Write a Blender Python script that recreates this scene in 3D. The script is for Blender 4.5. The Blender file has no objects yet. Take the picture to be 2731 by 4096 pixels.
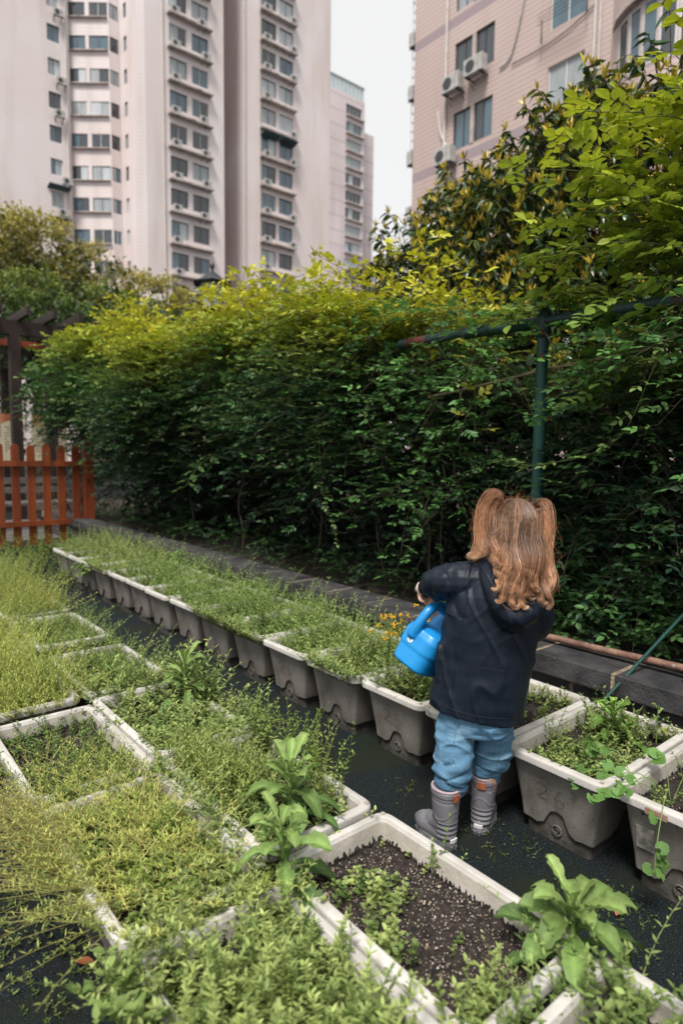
import bpy, math, random
import numpy as np
from mathutils import Vector, Matrix, noise
R = math.radians
rng = np.random.default_rng(11)
random.seed(5)
sc = bpy.context.scene
COL = sc.collection

# ------------------------------------------------------------------ helpers
def nrm(v):
    v = np.asarray(v, float)
    return v / np.maximum(np.linalg.norm(v, axis=-1, keepdims=True), 1e-9)

class G:
    """gathers quads / tris with one colour per vertex and builds ONE mesh"""
    def __init__(s): s.v = []; s.q = []; s.c = []; s.m = []; s.n = 0
    def add(s, v, q, c, m=0):
        v = np.asarray(v, float).reshape(-1, 3); q = np.asarray(q, int).reshape(-1, 4)
        c = np.broadcast_to(np.asarray(c, float), (len(v), 3))
        s.v.append(v); s.q.append(q + s.n); s.c.append(c); s.m.append(np.full(len(q), m)); s.n += len(v)
    def leaves(s, C, D, N, L, W, col, K=3, droop=.12, fold=.25, m=0):
        C = np.asarray(C, float); n = len(C)
        if n == 0: return
        D = nrm(D); S = nrm(np.cross(D, N)); N = nrm(np.cross(S, D))
        L = np.broadcast_to(L, (n,)).reshape(n, 1, 1); W = np.broadcast_to(W, (n,)).reshape(n, 1, 1)
        t, w = {3: ([0, .45, 1], [.10, 1, .05]), 4: ([0, .28, .66, 1], [.10, .95, .82, .04]),
                5: ([0, .2, .48, .78, 1], [.12, .72, 1, .7, .04]),
                6: ([0, .25, .5, .72, .9, 1], [.22, .34, .75, 1, .72, .05])}[K]
        t = np.array(t).reshape(1, K, 1); w = np.array(w).reshape(1, K, 1)
        mid = C[:, None] + D[:, None] * L * t * (1 - .12 * droop * t) - N[:, None] * (droop * L * t * t)
        side = S[:, None] * (W / 2 * w); up = N[:, None] * (fold * W / 2 * w)
        V = np.stack([mid - side + up, mid, mid + side + up], 2)      # n,K,3,3
        i = np.arange(n)[:, None, None] * K * 3 + np.arange(K - 1)[None, :, None] * 3 + np.arange(2)[None, None, :]
        q = np.stack([i, i + 1, i + 4, i + 3], -1).reshape(-1, 4)
        col = np.broadcast_to(col, (n, 3))
        s.add(V.reshape(-1, 3), q, np.repeat(col, K * 3, 0), m)
    def tubes(s, P, r, col, sides=3, m=0):
        P = np.asarray(P, float)
        if P.ndim == 2: P = P[None]
        n, k, _ = P.shape
        r = np.broadcast_to(r, (n, k)); T = nrm(np.gradient(P, axis=1))
        ref = np.where(np.abs(T[..., 2:3]) > .92, np.array([1., 0, 0]), np.array([0, 0, 1.]))
        A = nrm(np.cross(T, ref)); B = np.cross(T, A)
        a = np.arange(sides) / sides * 2 * np.pi
        V = P[:, :, None] + r[:, :, None, None] * (A[:, :, None] * np.cos(a)[None, None, :, None] + B[:, :, None] * np.sin(a)[None, None, :, None])
        b = np.arange(n)[:, None, None] * k * sides + np.arange(k - 1)[None, :, None] * sides
        j = np.arange(sides)[None, None]; j2 = (j + 1) % sides
        q = np.stack([b + j, b + j2, b + j2 + sides, b + j + sides], -1).reshape(-1, 4)
        col = np.asarray(col, float)
        if col.ndim == 1: c = np.broadcast_to(col, (n * k * sides, 3))
        elif col.ndim == 2: c = np.repeat(col, k * sides, 0)
        else: c = np.repeat(col.reshape(n * k, 3), sides, 0)
        s.add(V.reshape(-1, 3), q, c, m)
    def box(s, c, h, col=(1, 1, 1), R3=None, m=0, taper=1.0):
        v = np.array([[x, y, z] for z in (-1, 1) for y in (-1, 1) for x in (-1, 1)], float)
        v[4:, :2] *= taper
        v = v * np.asarray(h, float)
        if R3 is not None: v = v @ np.asarray(R3).T
        v += np.asarray(c, float)
        s.add(v, [[0, 2, 3, 1], [4, 5, 7, 6], [0, 1, 5, 4], [2, 6, 7, 3], [0, 4, 6, 2], [1, 3, 7, 5]], col, m)
    def loft(s, rings, col=(1, 1, 1), cap=True, m=0, closed=True):
        rings = np.asarray(rings, float); k, n, _ = rings.shape
        q = []
        for a in range(k - 1):
            for b in range(n if closed else n - 1):
                b2 = (b + 1) % n
                q.append([a * n + b, a * n + b2, (a + 1) * n + b2, (a + 1) * n + b])
        v = rings.reshape(-1, 3)
        if cap:
            for a, fl in ((0, 1), (k - 1, 0)):
                ci = len(v); v = np.vstack([v, rings[a].mean(0)])
                for b in range(0, n):
                    b2 = (b + 1) % n
                    q.append([a * n + b2, a * n + b, ci, ci] if fl else [a * n + b, a * n + b2, ci, ci])
        s.add(v, q, col, m)
    def mesh(s, name, smooth=False):
        v = np.concatenate(s.v).astype(np.float32); q = np.concatenate(s.q); c = np.concatenate(s.c); m = np.concatenate(s.m)
        tri = q[:, 2] == q[:, 3]
        cnt = np.where(tri, 3, 4); start = np.concatenate([[0], np.cumsum(cnt)[:-1]])
        keep = np.ones((len(q), 4), bool); keep[tri, 3] = False
        me = bpy.data.meshes.new(name)
        me.vertices.add(len(v)); me.vertices.foreach_set('co', v.ravel())
        me.loops.add(int(cnt.sum())); me.loops.foreach_set('vertex_index', q[keep].astype(np.int32))
        me.polygons.add(len(q)); me.polygons.foreach_set('loop_start', start.astype(np.int32))
        me.polygons.foreach_set('material_index', m.astype(np.int32))
        me.polygons.foreach_set('use_smooth', np.full(len(q), smooth))
        at = me.color_attributes.new('Col', 'FLOAT_COLOR', 'POINT')
        at.data.foreach_set('color', np.hstack([c, np.ones((len(c), 1))]).astype(np.float32).ravel())
        me.update(calc_edges=True); me.validate()
        return me
    def build(s, name, mats, parent=None, smooth=False, loc=None, **kw):
        o = bpy.data.objects.new(name, s.mesh(name, smooth)); COL.objects.link(o)
        for mm in (mats if isinstance(mats, (list, tuple)) else [mats]): o.data.materials.append(mm)
        if parent is not None: o.parent = parent
        if loc is not None: o.location = loc
        if kw: tag(o, **kw)
        return o

def tag(o, label=None, cat=None, group=None, kind=None):
    if label: o['label'] = label
    if cat: o['category'] = cat
    if group: o['group'] = group
    if kind: o['kind'] = kind
    return o
def empty(name, loc=(0, 0, 0), rz=0, **kw):
    o = bpy.data.objects.new(name, None); COL.objects.link(o); o.location = loc; o.rotation_euler = (0, 0, rz)
    o.empty_display_size = .05
    return tag(o, **kw)
def copy_tree(o, parent=None):
    c = o.copy(); COL.objects.link(c)
    if parent is not None: c.parent = parent
    for ch in list(o.children): copy_tree(ch, c)
    return c
def rotz(a): c, s = math.cos(a), math.sin(a); return np.array([[c, -s, 0], [s, c, 0], [0, 0, 1]])
def sphere_rings(c, r, nu=16, nv=10):
    c = np.asarray(c, float); r = np.broadcast_to(r, (3,))
    out = []
    for i in range(nv + 1):
        ph = -math.pi / 2 + .06 + (math.pi - .12) * i / nv
        a = np.arange(nu) / nu * 2 * np.pi
        out.append(np.stack([c[0] + r[0] * np.cos(a) * math.cos(ph), c[1] + r[1] * np.sin(a) * math.cos(ph), c[2] + r[2] * math.sin(ph) + 0 * a], -1))
    return out
def ring(c, rx, ry, n=24, p=2.0, rot=0):
    a = np.arange(n) / n * 2 * np.pi; ca, sa = np.cos(a), np.sin(a)
    x = np.sign(ca) * np.abs(ca) ** (2 / p) * rx; y = np.sign(sa) * np.abs(sa) ** (2 / p) * ry
    c3, s3 = math.cos(rot), math.sin(rot)
    return np.stack([c[0] + x * c3 - y * s3, c[1] + x * s3 + y * c3, np.full(n, c[2])], -1)
def interp_path(P, n):
    """smooth (Catmull-Rom) resampling of control points"""
    P = np.asarray(P, float); k = len(P)
    Q = np.vstack([2 * P[0] - P[1], P, 2 * P[-1] - P[-2]])
    u = np.linspace(0, k - 1 - 1e-6, n); i = u.astype(int); t = (u - i)[:, None]
    a, b, c, d = Q[i], Q[i + 1], Q[i + 2], Q[i + 3]
    return .5 * (2 * b + (c - a) * t + (2 * a - 5 * b + 4 * c - d) * t ** 2 + (3 * b - a - 3 * c + d) * t ** 3)

# ------------------------------------------------------------------ materials
def newmat(name):
    m = bpy.data.materials.new(name); m.use_nodes = True
    nt = m.node_tree; b = nt.nodes['Principled BSDF']
    return m, nt, b
def setspec(b, v): b.inputs['Specular IOR Level'].default_value = v
def M(name, c1, c2=None, scale=8, rough=.6, bump=0, bscale=60, spec=.4, stretch=(1, 1, 1), detail=5, lo=.35, hi=.65, extra=None, metal=0):
    m, nt, b = newmat(name); L = nt.links
    b.inputs['Roughness'].default_value = rough; b.inputs['Metallic'].default_value = metal; setspec(b, spec)
    tc = nt.nodes.new('ShaderNodeTexCoord'); mp = nt.nodes.new('ShaderNodeMapping'); mp.inputs['Scale'].default_value = stretch
    L.new(tc.outputs['Object'], mp.inputs['Vector'])
    if c2 is None: c2 = c1
    n = nt.nodes.new('ShaderNodeTexNoise'); n.inputs['Scale'].default_value = scale; n.inputs['Detail'].default_value = detail
    L.new(mp.outputs[0], n.inputs['Vector'])
    r = nt.nodes.new('ShaderNodeValToRGB'); r.color_ramp.elements[0].color = (*c1, 1); r.color_ramp.elements[1].color = (*c2, 1)
    r.color_ramp.elements[0].position = lo; r.color_ramp.elements[1].position = hi
    L.new(n.outputs['Fac'], r.inputs['Fac']); out = r.outputs['Color']
    for (col, sc_, thr, st, wid) in (extra or []):
        n2 = nt.nodes.new('ShaderNodeTexNoise'); n2.inputs['Scale'].default_value = sc_; n2.inputs['Detail'].default_value = 3
        mp2 = nt.nodes.new('ShaderNodeMapping'); mp2.inputs['Scale'].default_value = st; L.new(tc.outputs['Object'], mp2.inputs['Vector']); L.new(mp2.outputs[0], n2.inputs['Vector'])
        r2 = nt.nodes.new('ShaderNodeValToRGB'); r2.color_ramp.elements[0].position = thr; r2.color_ramp.elements[1].position = thr + wid
        r2.color_ramp.elements[0].color = (0, 0, 0, 1); r2.color_ramp.elements[1].color = (1, 1, 1, 1)
        L.new(n2.outputs['Fac'], r2.inputs['Fac'])
        mx = nt.nodes.new('ShaderNodeMixRGB'); L.new(r2.outputs['Color'], mx.inputs['Fac']); L.new(out, mx.inputs['Color1']); mx.inputs['Color2'].default_value = (*col, 1)
        out = mx.outputs['Color']
    L.new(out, b.inputs['Base Color'])
    if bump:
        n3 = nt.nodes.new('ShaderNodeTexNoise'); n3.inputs['Scale'].default_value = bscale; n3.inputs['Detail'].default_value = 4; L.new(mp.outputs[0], n3.inputs['Vector'])
        bp = nt.nodes.new('ShaderNodeBump'); bp.inputs['Strength'].default_value = bump; bp.inputs['Distance'].default_value = .01
        L.new(n3.outputs['Fac'], bp.inputs['Height']); L.new(bp.outputs[0], b.inputs['Normal'])
    return m
def leafmat(name, trans=.3, rough=.5, spec=.35, var=.12):
    m, nt, b = newmat(name); L = nt.links
    a = nt.nodes.new('ShaderNodeAttribute'); a.attribute_name = 'Col'
    n = nt.nodes.new('ShaderNodeTexNoise'); n.inputs['Scale'].default_value = 90
    tc = nt.nodes.new('ShaderNodeTexCoord'); L.new(tc.outputs['Object'], n.inputs['Vector'])
    hs = nt.nodes.new('ShaderNodeHueSaturation'); mr = nt.nodes.new('ShaderNodeMapRange')
    mr.inputs['From Min'].default_value = .3; mr.inputs['From Max'].default_value = .7; mr.inputs['To Min'].default_value = 1 - var; mr.inputs['To Max'].default_value = 1 + var
    L.new(n.outputs['Fac'], mr.inputs['Value']); L.new(mr.outputs[0], hs.inputs['Value']); L.new(a.outputs['Color'], hs.inputs['Color'])
    L.new(hs.outputs[0], b.inputs['Base Color']); b.inputs['Roughness'].default_value = rough; setspec(b, spec)
    if trans:
        t = nt.nodes.new('ShaderNodeBsdfTranslucent'); L.new(hs.outputs[0], t.inputs['Color'])
        mx = nt.nodes.new('ShaderNodeMixShader'); mx.inputs['Fac'].default_value = trans
        L.new(b.outputs[0], mx.inputs[1]); L.new(t.outputs[0], mx.inputs[2]); L.new(mx.outputs[0], nt.nodes['Material Output'].inputs['Surface'])
    return m
def wallmat(name, c1, c2, course, line=.82, stain=(.35, .27, .22), band=None):
    m, nt, b = newmat(name); L = nt.links; N = nt.nodes.new
    tc = N('ShaderNodeTexCoord'); sp = N('ShaderNodeSeparateXYZ'); L.new(tc.outputs['Object'], sp.inputs[0])
    def ns(scale, st, detail=5):
        mp = N('ShaderNodeMapping'); mp.inputs['Scale'].default_value = st; L.new(tc.outputs['Object'], mp.inputs['Vector'])
        n = N('ShaderNodeTexNoise'); n.inputs['Scale'].default_value = scale; n.inputs['Detail'].default_value = detail; L.new(mp.outputs[0], n.inputs['Vector']); return n.outputs['Fac']
    def rp(f, a, bb, ca=(0, 0, 0), cb=(1, 1, 1)):
        r = N('ShaderNodeValToRGB'); r.color_ramp.elements[0].position = a; r.color_ramp.elements[1].position = bb
        r.color_ramp.elements[0].color = (*ca, 1); r.color_ramp.elements[1].color = (*cb, 1); L.new(f, r.inputs['Fac']); return r.outputs['Color']
    def mix(f, a, bb, mode='MIX'):
        x = N('ShaderNodeMixRGB'); x.blend_type = mode
        for i, v in enumerate((f, a, bb)):
            if isinstance(v, (int, float)): x.inputs[i].default_value = v
            elif isinstance(v, tuple): x.inputs[i].default_value = (*v, 1)
            else: L.new(v, x.inputs[i])
        return x.outputs[0]
    base = rp(ns(.12, (1, 1, 1)), .35, .65, c1, c2)
    st = rp(ns(.5, (1, 1, .10), 6), .50, .72); base = mix(mix(.34, (0, 0, 0), st), base, stain)
    dv = N('ShaderNodeMath'); dv.operation = 'DIVIDE'; L.new(sp.outputs['Z'], dv.inputs[0]); dv.inputs[1].default_value = course
    fr = N('ShaderNodeMath'); fr.operation = 'FRACT'; L.new(dv.outputs[0], fr.inputs[0])
    ln = rp(fr.outputs[0], .80, .88, (1, 1, 1), (line, line, line)); base = mix(1.0, base, ln, 'MULTIPLY')
    if band:
        per, off, wid, bc = band
        a = N('ShaderNodeMath'); a.operation = 'SUBTRACT'; L.new(sp.outputs['Z'], a.inputs[0]); a.inputs[1].default_value = off
        d = N('ShaderNodeMath'); d.operation = 'DIVIDE'; L.new(a.outputs[0], d.inputs[0]); d.inputs[1].default_value = per
        f = N('ShaderNodeMath'); f.operation = 'FRACT'; L.new(d.outputs[0], f.inputs[0])
        l = N('ShaderNodeMath'); l.operation = 'LESS_THAN'; L.new(f.outputs[0], l.inputs[0]); l.inputs[1].default_value = wid / per
        base = mix(l.outputs[0], base, bc)
    L.new(base, b.inputs['Base Color']); b.inputs['Roughness'].default_value = .7
    return m

mLeaf = leafmat('leaf'); mDry = leafmat('dry_leaf', .1, .7)
mGloss = leafmat('glossy_leaf', .12, .32, .45)
mWeed = leafmat('weed_leaf', .3, .55, .3)
mHair = leafmat('hair_strand', 0, .48, .32, .25)
mBark = M('bark', (.03, .022, .016), (.10, .075, .055), 30, .85, .6, 80, stretch=(1, 1, .25))
mShell = M('planter_plastic_shaded', (.185, .165, .147), (.28, .255, .232), 6, .55, .25, 220, extra=[((.07, .06, .05), 110, .66, (1, 1, 1), .03), ((.11, .095, .08), 7, .56, (1, 1, .4), .15)])  # darker than the rim: shade on the box fronts put into the plastic's colour
mRim = M('planter_rim_plastic', (.43, .405, .375), (.60, .575, .54), 9, .5, .2, 200, extra=[((.42, .36, .28), 9, .60, (1, 1, 1), .15), ((.25, .22, .18), 90, .72, (1, 1, 1), .03)])
mInner = M('planter_inner_soiled', (.36, .33, .285), (.50, .46, .41), 9, .6, .2, 90)
def _soil_line(m):
    nt = m.node_tree; L = nt.links; N = nt.nodes.new; b = nt.nodes['Principled BSDF']; src = b.inputs['Base Color'].links[0].from_socket
    tc = N('ShaderNodeTexCoord'); sp = N('ShaderNodeSeparateXYZ'); L.new(tc.outputs['Object'], sp.inputs[0]); mp = N('ShaderNodeMapping'); mp.inputs['Scale'].default_value = (1, 1, .3); L.new(tc.outputs['Object'], mp.inputs[0])
    n = N('ShaderNodeTexNoise'); n.inputs['Scale'].default_value = 130; n.inputs['Detail'].default_value = 3; L.new(mp.outputs[0], n.inputs['Vector'])
    a = N('ShaderNodeMath'); a.operation = 'MULTIPLY_ADD'; L.new(n.outputs['Fac'], a.inputs[0]); a.inputs[1].default_value = -.06; L.new(sp.outputs['Z'], a.inputs[2])
    c = N('ShaderNodeMath'); c.operation = 'LESS_THAN'; L.new(a.outputs[0], c.inputs[0]); c.inputs[1].default_value = .211
    x = N('ShaderNodeMixRGB'); L.new(c.outputs[0], x.inputs[0]); L.new(src, x.inputs[1]); x.inputs[2].default_value = (.02, .016, .013, 1); L.new(x.outputs[0], b.inputs['Base Color'])
_soil_line(mInner)
mBase = M('planter_base_plastic', (.05, .045, .04), (.11, .10, .09), 12, .65, .3, 100, extra=[((.04, .035, .03), 14, .5, (1, 1, 1), .1)])
mPlug = M('planter_plug', (.28, .24, .20), (.36, .31, .26), 20, .6)
mSoil = M('potting_soil', (.010, .008, .007), (.045, .032, .027), 60, .9, 1.0, 160, extra=[((.075, .05, .042), 5, .55, (1, 1, 1), .12), ((.16, .12, .09), 140, .68, (1, 1, 1), .04)])
mPearl = M('perlite_grain', (.26, .20, .15), (.50, .43, .35), 40, .8)
mInk = M('marker_ink', (.05, .048, .045), (.10, .09, .08), 40, rough=.8)
mGround = M('rubber_granule_paving', (.0015, .003, .004), (.011, .020, .022), 160, .8, 1.0, 260, spec=.3, detail=6, lo=.38, hi=.68,
            extra=[((.075, .11, .12), 200, .63, (1, 1, 1), .03), ((.010, .016, .008), 3.0, .50, (1, 1, 1), .12), ((.006, .008, .008), 1.1, .56, (1, 1, 1), .1)])
mBed = M('bed_soil', (.012, .010, .007), (.05, .038, .026), 25, .9, 1, 60)
mBrick = M('slate_brick', (.022, .0215, .024), (.062, .059, .061), 9, .7, .5, 90, extra=[((.12, .11, .10), 25, .68, (1, 1, 1), .08)])
mMortar = M('mortar', (.16, .12, .08), (.36, .29, .21), 30, .9, .8, 120)
mPipeR = M('rusty_pipe_paint', (.12, .06, .045), (.24, .14, .10), 18, .6, .5, 90, extra=[((.30, .24, .20), 30, .62, (1, 1, 1), .05)])
mGreenP = M('green_pipe_paint', (.005, .036, .030), (.010, .058, .045), 6, .5, .15, 60, extra=[((.11, .022, .012), 5, .70, (1, 1, 1), .05)])
mBarP = M('green_rust_pipe', (.008, .028, .03), (.014, .045, .04), 6, .5, .3, 60, extra=[((.09, .022, .015), 2.2, .54, (1, 1, 1), .06)])
mWire = M('fence_wire', (.008, .02, .018), (.02, .03, .025), 30, .5)
mCane = M('bamboo_cane', (.20, .15, .09), (.34, .27, .17), 20, .6)
mOrange = M('orange_wood_stain', (.15, .032, .010), (.25, .058, .016), 6, .5, .4, 50, stretch=(1, 1, .15), extra=[((.10, .035, .015), 16, .62, (1, 1, .3), .08)])
mDark = M('dark_wood', (.012, .007, .005), (.03, .015, .011), 10, .6, .4, 50, stretch=(1, 1, .2))
mGreyW = M('grey_deck_wood', (.07, .065, .06), (.14, .13, .125), 10, .7, .4, 50)
mSign = M('notice_board_face', (.50, .42, .28), (.60, .52, .37), 3, .6)
mSignR = M('notice_board_top', (.35, .10, .05), (.55, .32, .14), 4, .6)
mSignT = M('notice_board_ink', (.14, .13, .12), rough=.7)
mLampM = M('lantern_metal', (.012, .016, .018), (.03, .035, .038), 10, .45)
mLampG = M('lantern_glass', (.35, .38, .36), (.45, .47, .45), 4, .2)
WC1, WC2 = (.69, .585, .565), (.76, .69, .69)
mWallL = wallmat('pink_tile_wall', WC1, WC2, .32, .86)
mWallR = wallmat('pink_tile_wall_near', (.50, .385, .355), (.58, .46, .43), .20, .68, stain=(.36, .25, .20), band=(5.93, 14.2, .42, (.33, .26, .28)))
mWallT = wallmat('pale_tower_wall', (.60, .51, .52), (.68, .59, .60), 2.8, .85)
mTrim = M('wall_concrete', (.40, .33, .30), (.55, .47, .44), 1.2, .8, extra=[((.16, .13, .11), 2.0, .55, (1, 1, .3), .2)])
mFrameD = M('window_frame_dark', (.06, .06, .065), rough=.5)
mFrameW = M('window_frame_white', (.62, .62, .62), rough=.5)
def glassmat(name, c, r=.08):
    m = M(name, tuple(x * .8 for x in c), c, 1.5, r, stretch=(3, 3, .6), spec=.9); return m
mG = [glassmat('pane_dark', (.05, .06, .07)), glassmat('pane_curtain', (.34, .37, .39), .35), glassmat('pane_teal', (.09, .15, .19)), glassmat('pane_pale', (.50, .54, .57), .4)]
mAC = M('air_conditioner_shell', (.36, .35, .34), (.48, .47, .455), 6, .5, extra=[((.25, .2, .15), 6, .6, (1, 1, .3), .2)])
mACf = M('air_conditioner_fan', (.05, .05, .055), rough=.6)
mPipeW = M('drain_pipe_plastic', (.55, .50, .47), (.64, .60, .57), 3, .5)
mAwn = M('awning_cloth', (.03, .06, .07), (.06, .09, .10), 6, .7)
# ------------------------------------------------------------------ camera, light
cam_d = bpy.data.cameras.new('camera'); cam = bpy.data.objects.new('camera', cam_d); COL.objects.link(cam); sc.camera = cam
Mw = np.array([[.768, .052, -.638], [-.640, .081, -.764], [.012, .995, .096]])
Xc = nrm(Mw[:, 0]); Zc = nrm(Mw[:, 2] - Xc * (Mw[:, 2] @ Xc)); Yc = np.cross(Zc, Xc)
mw = Matrix.Identity(4)
for i in range(3):
    mw[i][0], mw[i][1], mw[i][2] = Xc[i], Yc[i], Zc[i]
mw[2][3] = 1.25
cam.matrix_world = mw
cam_d.sensor_fit = 'VERTICAL'; cam_d.sensor_height = 36; cam_d.sensor_width = 24; cam_d.lens = 1450 / 2352 * 36
cam_d.clip_end = 2000; cam_d.clip_start = .02
cam_d.dof.use_dof = True; cam_d.dof.focus_distance = 2.0; cam_d.dof.aperture_fstop = 2.4

SUN_EL, SUN_AZ = R(60), R(240)      # azimuth of the sun measured like sky sun_rotation
w = bpy.data.worlds.new('World'); sc.world = w; w.use_nodes = True; nt = w.node_tree
bg = nt.nodes['Background']; sky = nt.nodes.new('ShaderNodeTexSky'); sky.sky_type = 'NISHITA'; sky.sun_disc = False
sky.sun_elevation = SUN_EL; sky.sun_rotation = SUN_AZ; sky.dust_density = 6; sky.air_density = 1.2
hs = nt.nodes.new('ShaderNodeHueSaturation'); hs.inputs['Saturation'].default_value = .25
mx = nt.nodes.new('ShaderNodeMixRGB'); mx.inputs['Fac'].default_value = .8; mx.inputs['Color2'].default_value = (7.3, 7.3, 7.28, 1)   # overcast cloud layer
nt.links.new(sky.outputs[0], hs.inputs['Color']); nt.links.new(hs.outputs[0], mx.inputs['Color1']); nt.links.new(mx.outputs[0], bg.inputs['Color'])
bg.inputs['Strength'].default_value = .1
sd = bpy.data.lights.new('sun', 'SUN'); sun = bpy.data.objects.new('sun', sd); COL.objects.link(sun)
sd.energy = 3.0; sd.angle = R(14); sd.color = (1, .96, .90)
dv = Vector((math.sin(SUN_AZ) * math.cos(SUN_EL), math.cos(SUN_AZ) * math.cos(SUN_EL), math.sin(SUN_EL)))
sun.rotation_euler = dv.to_track_quat('Z', 'Y').to_euler()
sc.view_settings.view_transform = 'Standard'; sc.view_settings.look = 'None'; sc.view_settings.exposure = .5; sc.view_settings.gamma = 1
sc.cycles.max_bounces = 6; sc.cycles.diffuse_bounces = 3; sc.cycles.glossy_bounces = 2; sc.cycles.transmission_bounces = 3
sc.cycles.transparent_max_bounces = 4; sc.cycles.use_denoising = True

# ------------------------------------------------------------------ setting
g = G(); S = 500
g.add([[-S, -S, 0], [S, -S, 0], [S, S, 0], [-S, S, 0]], [[0, 1, 2, 3]], (1, 1, 1))
g.build('ground', mGround, kind='structure')
g = G(); nx, ny = 30, 60
xs = np.linspace(2.62, 9, nx); ys = np.linspace(-3, 12, ny); X, Y = np.meshgrid(xs, ys, indexing='ij')
Z = .30 + .03 * np.sin(X * 5) * np.cos(Y * 4) + rng.normal(0, .008, X.shape)
idx = np.arange(nx * ny).reshape(nx, ny)
g.add(np.stack([X, Y, Z], -1).reshape(-1, 3), np.stack([idx[:-1, :-1], idx[1:, :-1], idx[1:, 1:], idx[:-1, 1:]], -1).reshape(-1, 4), (1, 1, 1))
g.build('planting_bed', mBed, smooth=True, kind='structure')

# brick edging: two courses of dark bricks with pale mortar
root = empty('brick_edging', (2.5, 3, 0), label='low dark brick edging wall with pale mortar joints behind the planter row', cat='brick edging')
b = G(); mo = G()
for k, (z0, z1, xo) in enumerate(((.0, .085, 0), (.095, .185, 0), (.195, .285, 0), (.30, .385, -.035))):
    y = -2.0 - .12 * (k % 2)
    while y < 9.2:
        L_ = .36 if k == 3 else .30
        jx = rng.uniform(-.004, .004)
        b.box((.03 + xo + jx - .0, y + L_ / 2 - 3, (z0 + z1) / 2 + rng.uniform(-.002, .002)), (.115 + .0, L_ / 2 - .006, (z1 - z0) / 2), R3=rotz(rng.uniform(-.008, .008)))
        y += L_ + .006
mo.box((.038, 3.6 - 3, .15), (.118, 5.7, .148)); mo.box((.00, .6, .3425), (.110, 5.7, .0395))
bb = b.build('bricks', mBrick, root); mo.build('mortar', mMortar, root)
bv = bb.modifiers.new('b', 'BEVEL'); bv.width = .004; bv.segments = 2

# ------------------------------------------------------------------ planters
PA, PB = .60, .362
def rrect(a, b_, r, n=5, m_=9):
    pts = []; us = []
    hx, hy = a / 2, b_ / 2
    for ci, (cx, cy, a0) in enumerate(((hx - r, hy - r, 0), (-hx + r, hy - r, 90), (-hx + r, -hy + r, 180), (hx - r, -hy + r, 270))):
        for i in range(n):
            t = R(a0 + 90 * i / (n - 1)); pts.append((cx + r * math.cos(t), cy + r * math.sin(t))); us.append(-1)
        nxt = ((hx - r, hy - r), (-hx + r, hy - r), (-hx + r, -hy + r), (hx - r, -hy + r))[(ci + 1) % 4]
        t1 = R(a0 + 90); p0 = (cx + r * math.cos(t1), cy + r * math.sin(t1)); p1 = (nxt[0] + r * math.cos(t1), nxt[1] + r * math.sin(t1))
        for i in range(1, m_ + 1):
            u = i / (m_ + 1); pts.append((p0[0] + (p1[0] - p0[0]) * u, p0[1] + (p1[1] - p0[1]) * u)); us.append(u)
    return np.array(pts), np.array(us)
def make_planter():
    root = empty('planter_box')
    def loop(inset, z, r=None):
        p, u = rrect(PA - 2 * inset, PB - 2 * inset, max(.038 - inset * .5, .012) if r is None else r)
        return p, u, z
    def rings(lst):
        out = []
        for inset, z, fn in lst:
            p, u, _ = loop(inset, z); zz = np.full(len(p), z, float)
            if fn: zz = zz + np.where(u >= 0, fn(u), fn(np.zeros(1)))
            out.append(np.column_stack([p, zz]))
        return out
    arch = lambda u: .058 * np.exp(-((u - .5) / .17) ** 4) - .006 * np.exp(-((u - .22) / .08) ** 2) - .006 * np.exp(-((u - .78) / .08) ** 2)
    s = G()
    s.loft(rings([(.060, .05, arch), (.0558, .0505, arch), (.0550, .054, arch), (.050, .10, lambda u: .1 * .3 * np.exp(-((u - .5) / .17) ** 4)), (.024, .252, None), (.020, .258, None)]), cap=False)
    r = G(); r.loft(rings([(.020, .262, None), (.019, .262, None), (.003, .262, None), (.0008, .2625, None), (0, .264, None), (0, .266, None), (0, .281, None), (.0005, .2835, None), (.003, .2865, None), (.0055, .288, None), (.008, .2884, None), (.021, .2900, None), (.023, .2898, None), (.0245, .288, None), (.025, .286, None), (.029, .279, None)]), cap=False)
    inn = G(); inn.loft(rings([(.029, .279, None), (.034, .25, None), (.040, .20, None)]), cap=False)
    bs = G(); bs.loft(rings([(.068, 0, None), (.064, .12, None)]), cap=True)
    for sx in (-1, 1):
        x = sx * (PA / 2 - .062)
        a = np.arange(13) / 12 * 2 * np.pi
        P = np.stack([0 * a + x, .016 * np.cos(a), .045 + .016 * np.sin(a)], -1); bs.tubes(P, .004, (1, 1, 1), 5)
        bs.tubes([[x - sx * .004, 0, .045], [x + sx * .005, 0, .045]], .008, (1, 1, 1), 8)
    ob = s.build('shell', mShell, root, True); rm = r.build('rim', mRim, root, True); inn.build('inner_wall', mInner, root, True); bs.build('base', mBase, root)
    for sx in (-1, 1):
        for sy in (-1, 1):
            p = G(); a = np.arange(12) / 12 * 2 * np.pi; c = (sx * (PA / 2 - .02), sy * (PB / 2 - .02))
            p.loft([np.stack([c[0] + rr * np.cos(a), c[1] + rr * np.sin(a), 0 * a + z], -1) for rr, z in ((.0065, .286), (.0065, .2915), (.0045, .2922))])
            p.build('corner_plug', mPlug, root)
    return root
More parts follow.
